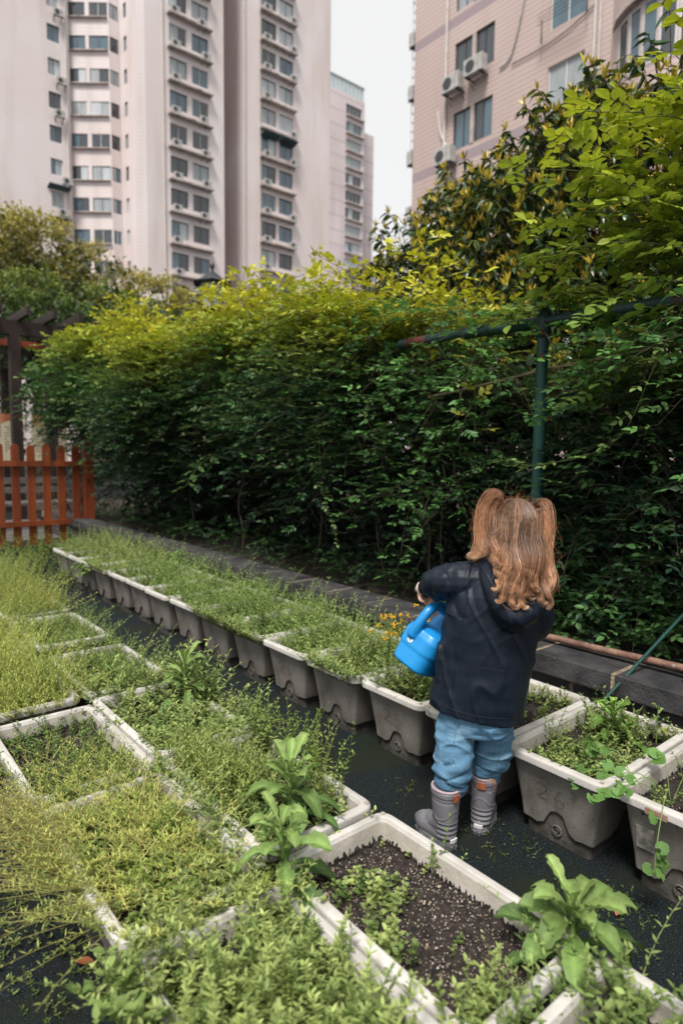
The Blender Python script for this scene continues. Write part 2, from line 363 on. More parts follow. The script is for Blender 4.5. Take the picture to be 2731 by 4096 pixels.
def soil_obj(parent, nperl, seed, rough=.006, zs=.232):
    rs = np.random.default_rng(seed); s = G(); n1, n2 = 46, 28
    ax, by = PA / 2 - .0352, PB / 2 - .0352
    X, Y = np.meshgrid(np.linspace(-ax, ax, n1), np.linspace(-by, by, n2), indexing='ij')
    Z = zs + rs.normal(0, rough * .45, X.shape) + rough * 1.3 * np.sin(X * 17 + seed) * np.cos(Y * 21 + seed)
    idx = np.arange(n1 * n2).reshape(n1, n2)
    s.add(np.stack([X, Y, Z], -1).reshape(-1, 3), np.stack([idx[:-1, :-1], idx[1:, :-1], idx[1:, 1:], idx[:-1, 1:]], -1).reshape(-1, 4), (1, 1, 1))
    if nperl:
        C = np.column_stack([rs.uniform(-ax + .01, ax - .01, nperl), rs.uniform(-by + .01, by - .01, nperl), np.full(nperl, zs + .003)]); C[:, 2] += rough * 1.3 * np.sin(C[:, 0] * 17 + seed) * np.cos(C[:, 1] * 21 + seed)
        o = np.array([[1, 0, 0], [-1, 0, 0], [0, 1, 0], [0, -1, 0], [0, 0, 1], [0, 0, -1]], float)
        rad = rs.gamma(4, .00036, nperl)
        V = C[:, None] + (o[None] + rs.uniform(-.35, .35, (nperl, 6, 3))) * rad[:, None, None]
        f = np.array([[0, 2, 4, 4], [2, 1, 4, 4], [1, 3, 4, 4], [3, 0, 4, 4], [2, 0, 5, 5], [1, 2, 5, 5], [3, 1, 5, 5], [0, 3, 5, 5]])
        s.add(V.reshape(-1, 3), (f[None] + (np.arange(nperl) * 6)[:, None, None]).reshape(-1, 4), (1, 1, 1), 1)
    return s.build('soil', [mSoil, mPearl], parent, True)
proto = make_planter()
STROKES = {'2': [[(0, .8), (.2, 1), (.7, .95), (.8, .65), (.5, .35), (0, 0), (.9, .02)]], '4': [[(.6, 0), (.62, 1), (0, .35), (.95, .3)]],
           '5': [[(.9, 1), (.2, .95), (.15, .6), (.7, .6), (.9, .3), (.6, 0), (0, .08)]], '6': [[(.75, 1), (.3, .7), (.05, .3), (.3, 0), (.75, .1), (.85, .35), (.5, .5), (.15, .35)]],
           '3': [[(0, .9), (.5, 1), (.8, .75), (.4, .52), (.85, .3), (.5, 0), (0, .1)]]}
def number_on(parent, txt, h=.052):
    s = G()
    for i, ch in enumerate(txt):
        for st in STROKES[ch]:
            p = interp_path([(u, v, 0) for u, v in st], 28) if ch != '4' else np.array([(u, v, 0) for u, v in st], float)
            z = .145 + p[:, 1] * h; y = .062 - (i * h * 1.15 + p[:, 0] * h * .8)
            x = -(PA / 2 - .050) + 0 * z - (z - .10) / .152 * .026 - .0008
            s.tubes(np.stack([x, y, z], -1), .0007, (1, 1, 1), 5)
    return s.build('handwritten_number', mInk, parent)
planters = []
def put_planter(x, y, rz, label, group, perl=250, first=[True]):
    p = proto if first[0] else copy_tree(proto); 
    if not first[0]:
        for ch in list(p.children):
            if ch.name.startswith('soil'): bpy.data.objects.remove(ch)
    first[0] = False
    p.location = (x, y, 0); p.rotation_euler = (0, 0, rz); tag(p, label, 'planter box', group)
    soil_obj(p, perl, len(planters) + 3); planters.append(p); return p
ORD = ['first', 'second', 'third', 'fourth', 'fifth', 'sixth', 'seventh', 'eighth', 'ninth', 'tenth', 'eleventh', 'twelfth']
edges = [6.40, 6.03, 5.66, 5.29, 4.92, 4.56, 4.19, 3.81, 3.44, 3.06, 2.69, 2.32, 1.94, 1.57, 1.21, .835, .465]
rowR = []
for i in range(16):
    yc = (edges[i] + edges[i + 1]) / 2
    if i <= 9: lab = f'{ORD[i]} beige planter box from the orange fence in the row along the brick edging'
    else: lab = {10: 'beige planter box numbered 24 on its front, third planter to the left of the child', 11: 'beige planter box between the boxes numbered 24 and 25, sprigs spilling over its rim',
                 12: 'beige planter box numbered 25 on its front, just left of the child', 13: 'beige planter box mostly hidden behind the child beside box 25',
                 14: 'beige planter box numbered 26 on its front, to the right of the child', 15: 'beige planter box at the right photo edge with brown strip on its rim'}[i]
    p = put_planter(1.715 + PA / 2 + rng.uniform(-.008, .008), yc, rng.uniform(-.012, .012), lab, 'planter boxes along the brick edging', 260)
    rowR.append((p, 1.715, 1.715 + PA, edges[i + 1], edges[i]))
number_on(rowR[10][0], '24'); number_on(rowR[12][0], '25'); number_on(rowR[14][0], '26')
q = rowR[15][0]; s = G(); s.box((-.3015, .05, .269), (.0015, .03, .009)); s.build('rim_strip', M('brown_strip', (.22, .12, .09), (.34, .22, .17), 60, .8), q)
s = G(); s.box((-.2672, .09, .165), (.0008, .025, .035), R3=[[1, 0, -.17], [0, 1, 0], [.17, 0, 1]]); s.build('sticker_residue', M('sticker_residue', (.12, .11, .10), (.30, .28, .25), 40, .8), q)
rowL = []
spec = [(1, .955, 1.19, 1.80, 0), (1, .955, .565, 1.175, 0), (1, .955, -.06, .55, 0), (1, .955, 1.815, 2.43, 0), (1, .955, 2.445, 3.055, 0), (1, .96, 3.20, 3.81, 0), (1, .96, 3.87, 4.48, 0), (1, .96, 4.5, 5.11, 0), (1, .96, 5.13, 5.74, 0),
        (0, .585, 1.765, 2.38, 0), (0, .585, 1.135, 1.745, 0), (0, .585, .505, 1.115, 0), (0, .575, 2.45, 3.06, 0), (0, .575, 3.2, 3.81, 0)]
LL = {0: 'weedy beige planter box between the dark path and the two pale rosettes', 1: 'open soil-filled beige planter box with white perlite, nearest in front of the grey boots',
      2: 'beige planter box at the bottom right corner of the photo, under the large rosette', 3: 'beige planter box with dense rosettes along the dark path, left of centre',
      4: 'beige planter box whose white near corner meets three others at the left, beside the path', 5: 'beige planter box with small dark soil patch, beyond the white corner joint',
      6: 'first beige planter box of the far yellow-green block beside the path', 7: 'second beige planter box of the far yellow-green block beside the path', 8: 'beige planter box of the left block nearest to the orange fence',
      9: 'square-looking beige planter box with bare soil and seedlings at the left edge', 10: 'beige planter box under the pale toppled grass at the left', 11: 'nearest beige planter box at the bottom, buried in leafy weeds',
      12: 'beige planter box under the yellow grass at the left edge of the photo', 13: 'beige planter box behind the yellow grass at the left edge of the photo'}
for i, (cidx, xc, y0, y1, _) in enumerate(spec):
    p = put_planter(xc, (y0 + y1) / 2, math.pi / 2 + rng.uniform(-.01, .01), LL[i], 'planter boxes in the left block', 900 if i == 1 else (450 if i in (0, 3, 9, 11) else 150))
    rowL.append((p, xc - PB / 2, xc + PB / 2, y0, y1))
bpy.data.objects.remove([c for c in rowL[1][0].children if c.name.startswith('soil')][0]); soil_obj(rowL[1][0], 2300, 77, .009)

# ------------------------------------------------------------------ weeds
GA, GB = np.array([.10, .16, .04]), np.array([.29, .37, .115])
YA, YB = np.array([.27, .34, .07]), np.array([.54, .55, .15])
BA, BB = np.array([.13, .19, .05]), np.array([.38, .45, .15])
def stems(g, base, h, lean, nodes=7, L=.02, W=.009, ca=GA, cb=GB, per=2, up=.5, curve=.3, r=.0009, K=3, t0=.15, stemcol=None, top=True, rs=rng):
    base = np.asarray(base, float); n = len(base)
    h = np.broadcast_to(h, (n,)); lean = np.broadcast_to(lean, (n, 3))
    k = 6; t = np.linspace(0, 1, k)[None, :, None]
    az = rs.uniform(0, 2 * np.pi, n); cv = np.stack([np.cos(az), np.sin(az), 0 * az], -1) * curve * rs.uniform(.2, 1, (n, 1))
    P = base[:, None] + h[:, None, None] * (np.array([0, 0, 1.]) * (t - .12 * t * t) + lean[:, None] * t + cv[:, None] * t * t)
    mixv = rs.uniform(0, 1, (n, 1)); c = ca * (1 - mixv) + cb * mixv
    g.tubes(P, r * (1.2 - .7 * np.linspace(0, 1, k))[None] * np.ones((n, 1)), (c * .9 if stemcol is None else np.broadcast_to(stemcol, (n, 3))), 3)
    # leaves
    tt = t0 + (1 - t0) * (np.arange(nodes) + .5 * rs.uniform(0, 1, (n, nodes))) / nodes
    tt = np.minimum(tt, 1)
    def at(tq): tq = tq[..., None]; return base[:, None] + h[:, None, None] * (np.array([0, 0, 1.]) * (tq - .12 * tq * tq) + lean[:, None] * tq + cv[:, None] * tq * tq)
    Pn = at(tt)
    a0 = rs.uniform(0, 2 * np.pi, (n, 1)) + np.arange(nodes)[None] * (np.pi / 2 if per == 2 else 2.4)
    for j in range(per):
        a = a0 + j * 2 * np.pi / per + rs.normal(0, .25, a0.shape)
        upv = up + .35 * tt ** 2 + rs.normal(0, .15, a0.shape)
        D = np.stack([np.cos(a), np.sin(a), upv], -1) + lean[:, None] * .3
        N = np.stack([-np.cos(a) * upv, -np.sin(a) * upv, 1 + 0 * a], -1) + rs.normal(0, .25, D.shape)
        sz = (.6 + .6 * rs.uniform(0, 1, a0.shape)) * (1.15 - .55 * tt)
        cc = c[:, None] * (1 + .3 * (tt[..., None] - .5)) * rs.uniform(.75, 1.2, (n, nodes, 1))
        g.leaves(Pn.reshape(-1, 3), D.reshape(-1, 3), N.reshape(-1, 3), (L * sz).ravel(), (W * sz).ravel(), cc.reshape(-1, 3), K)
    return at(np.full((n, 1), .98))[:, 0]
def scatter(x0, x1, y0, y1, n, z=.232, clump=0, rs=rng, m=.035):
    mx_, my_ = min(m, (x1 - x0) * .3), min(m, (y1 - y0) * .3)
    x0, x1, y0, y1 = x0 + mx_, x1 - mx_, y0 + my_, y1 - my_
    if clump:
        cx = rs.uniform(x0, x1, clump); cy = rs.uniform(y0, y1, clump); i = rs.integers(0, clump, n)
        x = np.clip(cx[i] + rs.normal(0, .035, n), x0, x1); y = np.clip(cy[i] + rs.normal(0, .035, n), y0, y1)
    else: x, y = rs.uniform(x0, x1, n), rs.uniform(y0, y1, n)
    return np.column_stack([x, y, np.full(n, z)])
def rl(n, s=.25): return np.column_stack([rng.normal(0, s, (n, 2)), np.zeros(n)])
WG = 'weeds growing in the planter boxes'
def finish(g, label, name='weeds', cat='weeds'):
    return g.build(name, mWeed, kind='stuff', label=label, cat=cat)
def hmod(bs, k): return .55 + .75 * np.clip(.5 + .5 * np.sin(bs[:, 0] * 23 + k) * np.sin(bs[:, 1] * 19 + k * 1.7) + .35 * np.sin(bs[:, 1] * 47 + bs[:, 0] * 31), 0, 1)
def spill(g, x0, x1, y0, y1, n, ca, cb, sides='nsew', L=.022, W=.008, h=(.08, .2), lean=(.3, 1.0), K=3):
    sd_ = rng.integers(0, len(sides), n); x = rng.uniform(x0 + .03, x1 - .03, n); y = rng.uniform(y0 + .03, y1 - .03, n); ln = rng.normal(0, .3, (n, 3)); ln[:, 2] = -.1
    for k, c in enumerate(sides):
        m_ = sd_ == k; a = rng.uniform(*lean, n)
        if c == 'w': x[m_] = x0 + .035; ln[m_, 0] = -a[m_]
        if c == 'e': x[m_] = x1 - .035; ln[m_, 0] = a[m_]
        if c == 's': y[m_] = y0 + .035; ln[m_, 1] = -a[m_]
        if c == 'n': y[m_] = y1 - .035; ln[m_, 1] = a[m_]
    stems(g, np.column_stack([x, y, np.full(n, .235)]), rng.uniform(*h, n), ln, 9, L, W, ca, cb, 2, .5, curve=.5, K=K)
# right row
for i, (p, x0, x1, y0, y1) in enumerate(rowR):
    g = G(); far = i < 8
    if i in (13, 14, 15):
        n = {13: 60, 14: 230, 15: 90}[i]
        stems(g, scatter(x0, x1, y0, y1, n, clump=12), rng.uniform(.03, .11, n), rl(n), 6, .018, .011, GA, BB, K=4)
        if i == 14:
            stems(g, scatter(x0 + .1, x1 - .1, y0 + .05, y1 - .03, 26), rng.uniform(.12, .22, 26), rl(26, .12), 9, .024, .010, GA, GB, K=4, r=.0014)
            stems(g, scatter(x0, x0 + .25, y0 + .08, y1 - .05, 120), rng.uniform(.03, .07, 120), rl(120), 6, .012, .009, GA, GB)
    else:
        n = 430 if not far else 330
        dens = {0: 1, 1: .9, 2: 1, 3: 1, 4: .7, 5: .8, 6: 1, 7: 1.1, 8: 1.2, 9: 1.25, 10: 1.3, 11: 1.2, 12: .8}[i]
        n = int(n * dens * .62)
        cA, cB = (GA, BB) if i in (0, 1, 2, 3, 4, 11) else (GA * 1.25, GB * 1.1)
        hh = rng.uniform(.05, .19, n) * (1 + .35 * np.sin(np.arange(n) * 0 + i * 1.7)); bs = scatter(x0, x1, y0, y1, n, m=.045); hh = hh * hmod(bs, i); stems(g, bs, hh, rl(n, .4), 8, .024 if not far else .028, .008 if not far else .011, cA, cB)
        m_ = 90
        bs = scatter(x0 + .05, x1, y0, y1, m_, clump=5, m=.05); stems(g, bs, rng.uniform(.12, .33, m_), rl(m_, .3), 9, .026, .008, cA * 1.15, cB * 1.15)
        if i in (3, 8, 9, 11):      # spill over the front rim
            bs = scatter(x0, x0 + .07, y0, y1, 110); ln = np.column_stack([rng.uniform(-.9, -.2, 110), rng.normal(0, .3, 110), np.zeros(110)])
            stems(g, bs, rng.uniform(.08, .16, 110), ln, 8, .024, .010, GA * 1.2, BB, curve=.4)
        spill(g, x0, x1, y0, y1, 60, cA, cB * 1.1, 'ns', .022, .008, (.06, .14))
    if i == 2:
        m_ = 14; bs = scatter(x0, x0 + .06, y0, y1, m_); bs[:, 2] += .06
        ln = np.column_stack([rng.uniform(-.7, -.4, m_), rng.normal(0, .2, m_), np.full(m_, -1.6)])
        stems(g, bs, rng.uniform(.1, .2, m_), ln, 6, .05, .03, GA, GB, K=4)
    w_ = ['low feathery', 'tufted', 'thick green', 'bushy', 'short', 'small-leaved', 'fine', 'dense spilling', 'bright spilling', 'yellowish', 'overflowing', 'pale spilling', 'mixed', 'sparse', 'leafy', 'lobed'][i]
    where = {10: 'in the box numbered 24', 11: 'in the box between numbers 24 and 25', 12: 'in the box numbered 25', 13: 'in the box hidden by the child', 14: 'in the box numbered 26', 15: 'in the box at the right edge of the photo'}.get(i, f'in the {ORD[i]} box from the orange fence along the bricks' if i < 10 else '')
    finish(g, f'{w_} weeds {where}')
# yellow grassy blocks at the far left
def patch(i, layers, label, extra=None, sp=None):
    p, x0, x1, y0, y1 = rowL[i]; g = G()
    if sp: spill(g, x0, x1, y0, y1, *sp)
    for (n, hr, s_, nd, L, W, ca, cb, per, up, K) in layers:
        bs = scatter(x0, x1, y0, y1, n, m=.02); stems(g, bs, rng.uniform(*hr, n) * hmod(bs, i + len(layers)), rl(n, s_), nd, L, W, ca, cb, per, up, K=K)
    if extra: extra(g, x0, x1, y0, y1)
    finish(g, label)
gr = lambda n, h=(.12, .26), ca=YA, cb=YB: (n, h, .3, 9, .022, .004, ca, cb, 2, .9, 3)
lf = lambda n, h=(.06, .16), ca=GA, cb=GB, L=.022, W=.010, K=3: (n, h, .3, 7, L, W, ca, cb, 2, .4, K)
patch(12, [gr(800), lf(160)], 'yellow grassy weeds at the left edge behind the bare seedling box', sp=(160, YA, YB, 'nsew', .02, .004))
patch(13, [gr(700), lf(200)], 'yellow-green grassy weeds at the left edge, second box beyond the seedlings', sp=(160, YA, YB))
patch(8, [gr(520, (.12, .24), YA * .8, GB), lf(250)], 'pale green weeds in the left block box nearest the fence', sp=(120, GA, YB))
patch(7, [gr(560, (.12, .26), YA * .8, YB * .8), lf(250)], 'yellow-green weeds in the second far box beside the path', sp=(120, GA, YB))
patch(6, [gr(600, (.1, .24), YA * .85, YB * .85), lf(200)], 'yellow-green weeds in the first far box beside the path', sp=(140, GA, YB))
patch(5, [lf(200, (.05, .12)), gr(140, (.1, .2), GA * 1.3, YA)], 'thin weeds round a dark soil patch beyond the white corner joint', sp=(110, GA, GB))
patch(4, [lf(200, (.05, .14), GA, BB), gr(140, (.1, .2), GA * 1.3, YA)], 'leafy weeds in the box beside the white corner joint', sp=(140, GA, BB))
def ex3(g, x0, x1, y0, y1):
    n = 46; bs = scatter(x1 - .1, x1, y0 + .25, y1, n); stems(g, bs, rng.uniform(.16, .28, n), np.column_stack([rng.uniform(0, .35, n), rng.normal(0, .15, n), np.zeros(n)]), 10, .034, .012, GA, BB, r=.0014, K=4)
    n = 90; bs = scatter(x0, x1, y0 + .02, y0 + .3, n, clump=9); stems(g, bs, rng.uniform(.03, .08, n), rl(n), 4, .035, .024, GA * 1.4, GB * 1.2, K=4)
patch(3, [lf(220, (.05, .16), GA, BB, .026, .013, 4)], 'dense leafy weeds around the rosette left of the dark path', ex3, sp=(110, GA, BB, 'ne', .026, .012))
def ex0(g, x0, x1, y0, y1):
    n = 60; bs = scatter(x1 - .09, x1, y0 + .1, y1, n); stems(g, bs, rng.uniform(.14, .30, n), np.column_stack([rng.uniform(0, .3, n), rng.normal(0, .2, n), np.zeros(n)]), 10, .022, .008, GA, YA, r=.0012)
    n = 420; bs = scatter(x0, x0 + .2, y0 + .2, y1, n); stems(g, bs, rng.uniform(.08, .2, n), rl(n, .2), 10, .022, .006, YA * .8, GB, r=.0011)
patch(0, [lf(300, (.04, .15), GA, BB, .020, .010, 4)], 'tall fine weeds leaning over the path beside the middle rosettes', ex0, sp=(100, GA, GB, 'nw'))
def ex9(g, x0, x1, y0, y1):
    n = 80; bs = scatter(x0 - .02, x1 - .06, y0, y0 + .25, n); stems(g, bs, rng.uniform(.10, .24, n), rl(n, .25), 9, .018, .003, GA * 1.4, YB, r=.0008)
patch(9, [(210, (.03, .10), .3, 6, .016, .009, GA, BA * 1.2, 2, .4, 4)], 'small seedlings over dark soil in the box at the left edge', ex9, sp=(60, GA * 1.2, YA, 'ws', .018, .005))
def ex10(g, x0, x1, y0, y1):   # toppled straw-coloured grass
    n = 420; bs = scatter(x0, x1, y0 + .1, y1, n, m=.03)
    cx, cy = (x0 + x1) / 2 + .02, y0 + .12
    ln = np.column_stack([(bs[:, 0] - cx) * 2 + rng.normal(-.4, .6, n), (bs[:, 1] - cy) * 1.2 + rng.normal(-.25, .45, n), np.full(n, -.35)])
    stems(g, bs, rng.uniform(.12, .30, n), ln, 10, .022, .0032, YA, YB * 1.05, 2, .7, r=.0010, stemcol=(.62, .58, .24))
    n = 150; bs = scatter(x0, x0 + .1, y0 + .2, y1, n, m=.03); stems(g, bs, rng.uniform(.16, .36, n), np.column_stack([rng.uniform(-1.1, -.3, n), rng.normal(.1, .5, n), np.full(n, -.2)]), 10, .018, .003, GA * 1.4, YB, r=.0009, stemcol=(.42, .36, .14))
patch(10, [lf(220, (.04, .12), GA * 1.4, YA, .020, .010, 4)], 'toppled straw-yellow grass spilling over the left side of the block', ex10, sp=(200, GA * 1.3, YB, 'nsw', .02, .005))
def ex11(g, x0, x1, y0, y1):
    n = 150; bs = scatter(x0, x1, y0, y1 - .1, n); bs[:, 2] -= .02; stems(g, bs, rng.uniform(.10, .27, n) * np.interp(bs[:, 0], [x0, x1], [1.1, .6]), rl(n, .22), 12, .024, .009, BA * 1.1, BB * 1.1, 3, .55, r=.0014, K=4, t0=.3)
    n = 16; bs = scatter(x0, x0 + .05, y0 + .3, y1, n); stems(g, bs, rng.uniform(.1, .18, n), np.column_stack([rng.uniform(-1, -.4, n), rng.normal(0, .3, n), 0 * np.arange(n)]), 6, .038, .022, GA * 1.3, GB, K=4)
patch(11, [lf(330, (.05, .16), BA, BB, .022, .009, 4)], 'leafy pale green weeds filling the bottom of the photo', ex11, sp=(190, BA, BB, 'nww', .022, .009, (.08, .2), (.3, 1.0), 4))
def ex1(g, x0, x1, y0, y1):
    n = 20; bs = scatter(x0, x0 + .11, y0 + .12, y1, n, clump=6, m=.04); stems(g, bs, rng.uniform(.04, .12, n), rl(n, .2), 6, .020, .014, GA * 1.1, BB, K=4)
    n = 16; bs = scatter(x0 - .01, x0 + .14, y0, y0 + .12, n); stems(g, bs, rng.uniform(.08, .17, n), rl(n, .2), 9, .026, .012, BA, BB * 1.1, r=.0014, K=4)
    n = 22; bs = np.column_stack([rng.normal(.93, .03, n), rng.normal(.98, .05, n), np.full(n, .23)]); stems(g, bs, rng.uniform(.02, .085, n), rl(n, .35), 5, .019, .014, GA * 1.1, BB * 1.1, K=4)
    stems(g, np.array([[1.105, .93, .232], [1.10, .95, .232], [1.11, .91, .232]]), np.array([.16, .1, .08]), np.array([[.1, .1, 0], [-.2, .2, 0], [.3, -.2, 0]]), 8, .018, .010, GA, GB, r=.001, K=4)
patch(1, [(24, (.02, .05), .3, 4, .012, .009, GA, BB, 2, .4, 4)], 'sparse seedlings in the open soil box before the boots', ex1)
patch(2, [lf(260, (.06, .2), GA, GB, .024, .012, 4)], 'bright small-leaved weeds at the bottom right corner', sp=(90, GA, GB))
# weeds in the gap and on the paving at the left
g = G(); n = 260
x = rng.uniform(.30, .50, n); y = rng.uniform(.5, 2.0, n); stems(g, np.column_stack([x - .03 * rng.random(n), y, 0 * x]), rng.uniform(.01, .05, n), rl(n, .6), 4, .011, .007, GA * .6, GB * .8)
g.build('ground_weeds', mWeed, kind='stuff', label='small creeping weeds on the dark paving at the foot of the left block', cat='weeds')
g = G(); n = 260; ic = rng.integers(0, 14, n); cx_, cy_ = rng.normal(1.66, .08, 14), rng.normal(.85, .26, 14)
x = cx_[ic] + rng.normal(0, .035, n); y = cy_[ic] + rng.normal(0, .04, n); stems(g, np.column_stack([x, y, 0 * x]), rng.uniform(.004, .014, n), rl(n, 1.2), 3, .006, .0045, GA * .4, GB * .6)
g.build('ground_weeds', mWeed, kind='stuff', label='tiny weeds and moss on the wet paving right of the boots', cat='weeds')
g = G(); n = 900
x = rng.uniform(.2, 2.4, n); y = rng.uniform(5.8, 8.3, n); stems(g, np.column_stack([x, y, 0 * x]), rng.uniform(.1, .4, n), rl(n, .25), 8, .035, .012, GA, YA)
g.build('tall_weeds', mWeed, kind='stuff', label='tall loose weeds growing in front of the orange picket fence', cat='weeds')

def rosette(x, y, z, s, n, h, label, ca=(.075, .15, .04), cb=(.22, .31, .09), seed=1, lean=(0, 0), w=.28, up0=.15, k_up=1.2):
    rs = np.random.default_rng(seed); root = empty('broad_leaved_weed', (x, y, z), label=label, cat='weed plant', group='broad-leaved rosette weeds')
    st = G(); P = interp_path([(0, 0, 0), (lean[0] * .4, lean[1] * .4, h * .5), (lean[0], lean[1], h)], 8); st.tubes(P, np.linspace(.007, .004, 8) * s * 5, (.22, .34, .10), 7)
    st.build('stem', mWeed, root, True)
    for i in range(n):
        t = (i + .5) / n; a = i * 2.39996 + rs.normal(0, .15); zt = h * (.1 + .88 * t)
        base = np.array([lean[0] * t, lean[1] * t, zt]); up = up0 + k_up * t ** 1.6 + rs.normal(0, .1)
        D = nrm(np.array([math.cos(a), math.sin(a), up])); L = s * (1.05 - .35 * t) * rs.uniform(.8, 1.15); W = L * w * rs.uniform(.75, 1.25)
        S_ = nrm(np.cross(D, [0, 0, 1])); N_ = np.cross(S_, D); K = 13; T = np.linspace(0, 1, K)
        prof = (.18 + .82 * np.clip(T / .62, 0, 1) ** 1.3) * np.sqrt(np.clip(1 - ((T - .62) / .39).clip(0) ** 2.2, 0, 1)); prof[-1] = .03
        prof *= 1 + .07 * ((np.arange(K) % 2) * 2 - 1) * (T > .45)
        dr = rs.uniform(.25, .8) * (1.1 - .6 * t); tw = rs.normal(0, .3)
        mid = base + D * (L * T * (1 - .15 * T * T))[:, None] - np.array([0, 0, 1.]) * (dr * L * T ** 2.2)[:, None]
        c = np.array(ca) * (1 - t) + np.array(cb) * t; c = c * rs.uniform(.7, 1.25); c = c * (np.array([1.5, 1.15, .8]) if rs.random() < .12 and t < .4 else 1); cols = []
        rows = []
        for j in range(K):
            rr = []
            for u in (-1, -.55, -.08, .08, .55, 1):
                sid = S_ * math.cos(tw * T[j]) + N_ * math.sin(tw * T[j])
                rr.append(mid[j] + sid * (W / 2 * prof[j] * u) + N_ * (W * .22 * abs(u) * prof[j] + (-.0035 * s * 5 if abs(u) < .1 else 0) + rs.normal(0, .0016) * (abs(u) > .3) + .003 * math.sin(j * 2.1 + u) * (abs(u) > .9)))
                cols.append(c * (1.5 if abs(u) < .1 else 1.0))
            rows.append(rr)
        V = np.array(rows); lg = G(); idx = np.arange(K * 6).reshape(K, 6)
        lg.add(V.reshape(-1, 3), np.stack([idx[:-1, :-1], idx[:-1, 1:], idx[1:, 1:], idx[1:, :-1]], -1).reshape(-1, 4), np.array(cols))
        lg.build('leaf', mWeed, root, True)
    return root
rosette(1.10, .59, .23, .21, 26, .12, 'large serrated rosette weed overhanging the corner of the open soil box', seed=4, lean=(.03, .02), w=.25, up0=.25, k_up=1.0)
rosette(.765, 1.10, .27, .17, 20, .15, 'pale rosette weed straddling the rims left of the open soil box', seed=9, w=.27, lean=(.0, .02))
rosette(.92, 1.30, .27, .185, 22, .15, 'upright rosette weed with long pointed leaves behind the pale one', seed=6, w=.26, k_up=1.8)
rosette(1.07, 2.22, .23, .20, 22, .20, 'dark green rosette weed at the path edge left of centre', seed=12, w=.22, k_up=1.5)
rosette(.93, 2.62, .23, .14, 9, .10, 'low broad weed beside the dark rosette at the path edge', seed=14, w=.32, k_up=1.5)
rosette(2.12, 1.03, .23, .15, 18, .13, 'bushy toothed rosette weed in the box numbered 26', (.09, .20, .03), (.20, .33, .07), seed=15, w=.30, k_up=1.6)
rosette(2.18, .58, .23, .17, 12, .10, 'long-leaved rosette weed in the box at the right edge', (.10, .20, .03), (.2, .32, .07), seed=18, w=.26)
rosette(2.05, 1.39, .23, .07, 9, .10, 'small upright rosette weed just right of the navy jacket', seed=21, w=.32, k_up=1.6)
rosette(2.28, 2.07, .24, .13, 12, .12, 'rosette weed at the back rim of the box left of number 25', seed=23, w=.24, k_up=1.6)
rosette(2.2, 3.45, .24, .12, 12, .15, 'spiky rosette weed at the back of the row, right of the tall far one', seed=25, w=.2, k_up=1.7)
rosette(2.2, 4.65, .24, .17, 14, .18, 'tall leafy weed at the back of the row near the fence end', (.08, .18, .03), (.18, .3, .07), seed=27, w=.26, k_up=1.8)
rosette(2.24, .93, .23, .06, 7, .14, 'thin spatula-leaved weed at the back rim of box 26', seed=31, w=.4, k_up=1.2)

# yellow flowered plant in box 25
root = empty('flowering_plant', (1.80, 1.79, .23), label='tall thin plant with small yellow flowers in the box numbered 25', cat='flowering plant')
g = G()
for i in range(9):
    fl = G()
    b0 = np.array([rng.uniform(-.03, .05), rng.uniform(-.1, .1), 0]); hh = rng.uniform(.24, .40) if i else .43
    tip = stems(g, [b0], [hh], [[rng.uniform(.0, .2), rng.uniform(-.1, .1), 0]], 8, .045, .010, GA, GB, r=.0018, K=4, stemcol=(.10, .08, .04))
    nb = 7 if hh > .28 else 3
    bs = np.repeat(tip, nb, 0) - np.array([0, 0, .03]); tips = stems(g, bs, rng.uniform(.03, .08, nb), rl(nb, .6), 2, .008, .002, GA, GB, r=.0007)
    m_ = 9; C = np.repeat(tips, m_, 0) + rng.normal(0, .0035, (nb * m_, 3)); D = rng.normal(0, 1, (nb * m_, 3)); D[:, 2] = abs(D[:, 2]) + .4
    fl.leaves(C, D, rng.normal(0, 1, (nb * m_, 3)), .010, .0065, (.85, .50, .02), 3)
    fl.build('flower_head', mLeaf, root)
g.build('stem', mWeed, root)
# coriander with lobed leaves hanging over the rims at the right
def lobed(x, y, z, dirs, label, seed):
    rs = np.random.default_rng(seed); root = empty('lobed_leaf_plant', (x, y, z), label=label, cat='herb'); g = G(); lf_ = G()
    for (dx, dy, dz, hang) in dirs:
        P = interp_path([(0, 0, 0), (dx * .5, dy * .5, dz), (dx, dy, dz - hang * .5), (dx * 1.1, dy * 1.1, dz - hang)], 12); g.tubes(P, .0014, (.22, .34, .10), 5)
        for e, idx in enumerate((6, 8, 9, 10, 11, 11)):
            c = P[idx]; a0 = rs.uniform(0, 6.28); off = np.array([math.cos(a0), math.sin(a0), rs.uniform(-.3, .3)]) * .016; c = c + off; g.tubes([P[idx], c], .0008, (.2, .32, .1), 4)
            N_ = nrm(np.array([-.5, -.5, 1.]) + rs.normal(0, .35, 3)); U = nrm(np.cross(N_, [1, .2, 0])); V_ = np.cross(N_, U)
            lf_ = G(); cc_ = np.array([.13, .26, .06]) * rs.uniform(.7, 1.2)
            for k in range(7):
                a = a0 + (k - 3) * .62; d = U * math.cos(a) + V_ * math.sin(a)
                lf_.leaves([c], [d], [N_], .022 - .002 * abs(k - 3), .017, cc_, 6, .1, .1)
            lf_.build('leaf', mWeed, root, True)
    g.build('stem', mWeed, root); return root
lobed(1.86, .72, .235, [(-.16, .06, .10, .02), (-.20, -.05, .09, .17), (-.08, .14, .08, .04), (-.05, -.1, .09, .03), (.05, .07, .12, .02), (-.14, .13, .07, .05), (.08, -.05, .11, .01)], 'herb with lobed leaves hanging over the rim at the right edge', 3)
lobed(1.84, .80, .235, [(-.1, .14, .07, .05), (-.02, .1, .08, .03), (.03, .15, .1, .03)], 'lobed herb leaning on the joint between the two right-hand boxes', 8)

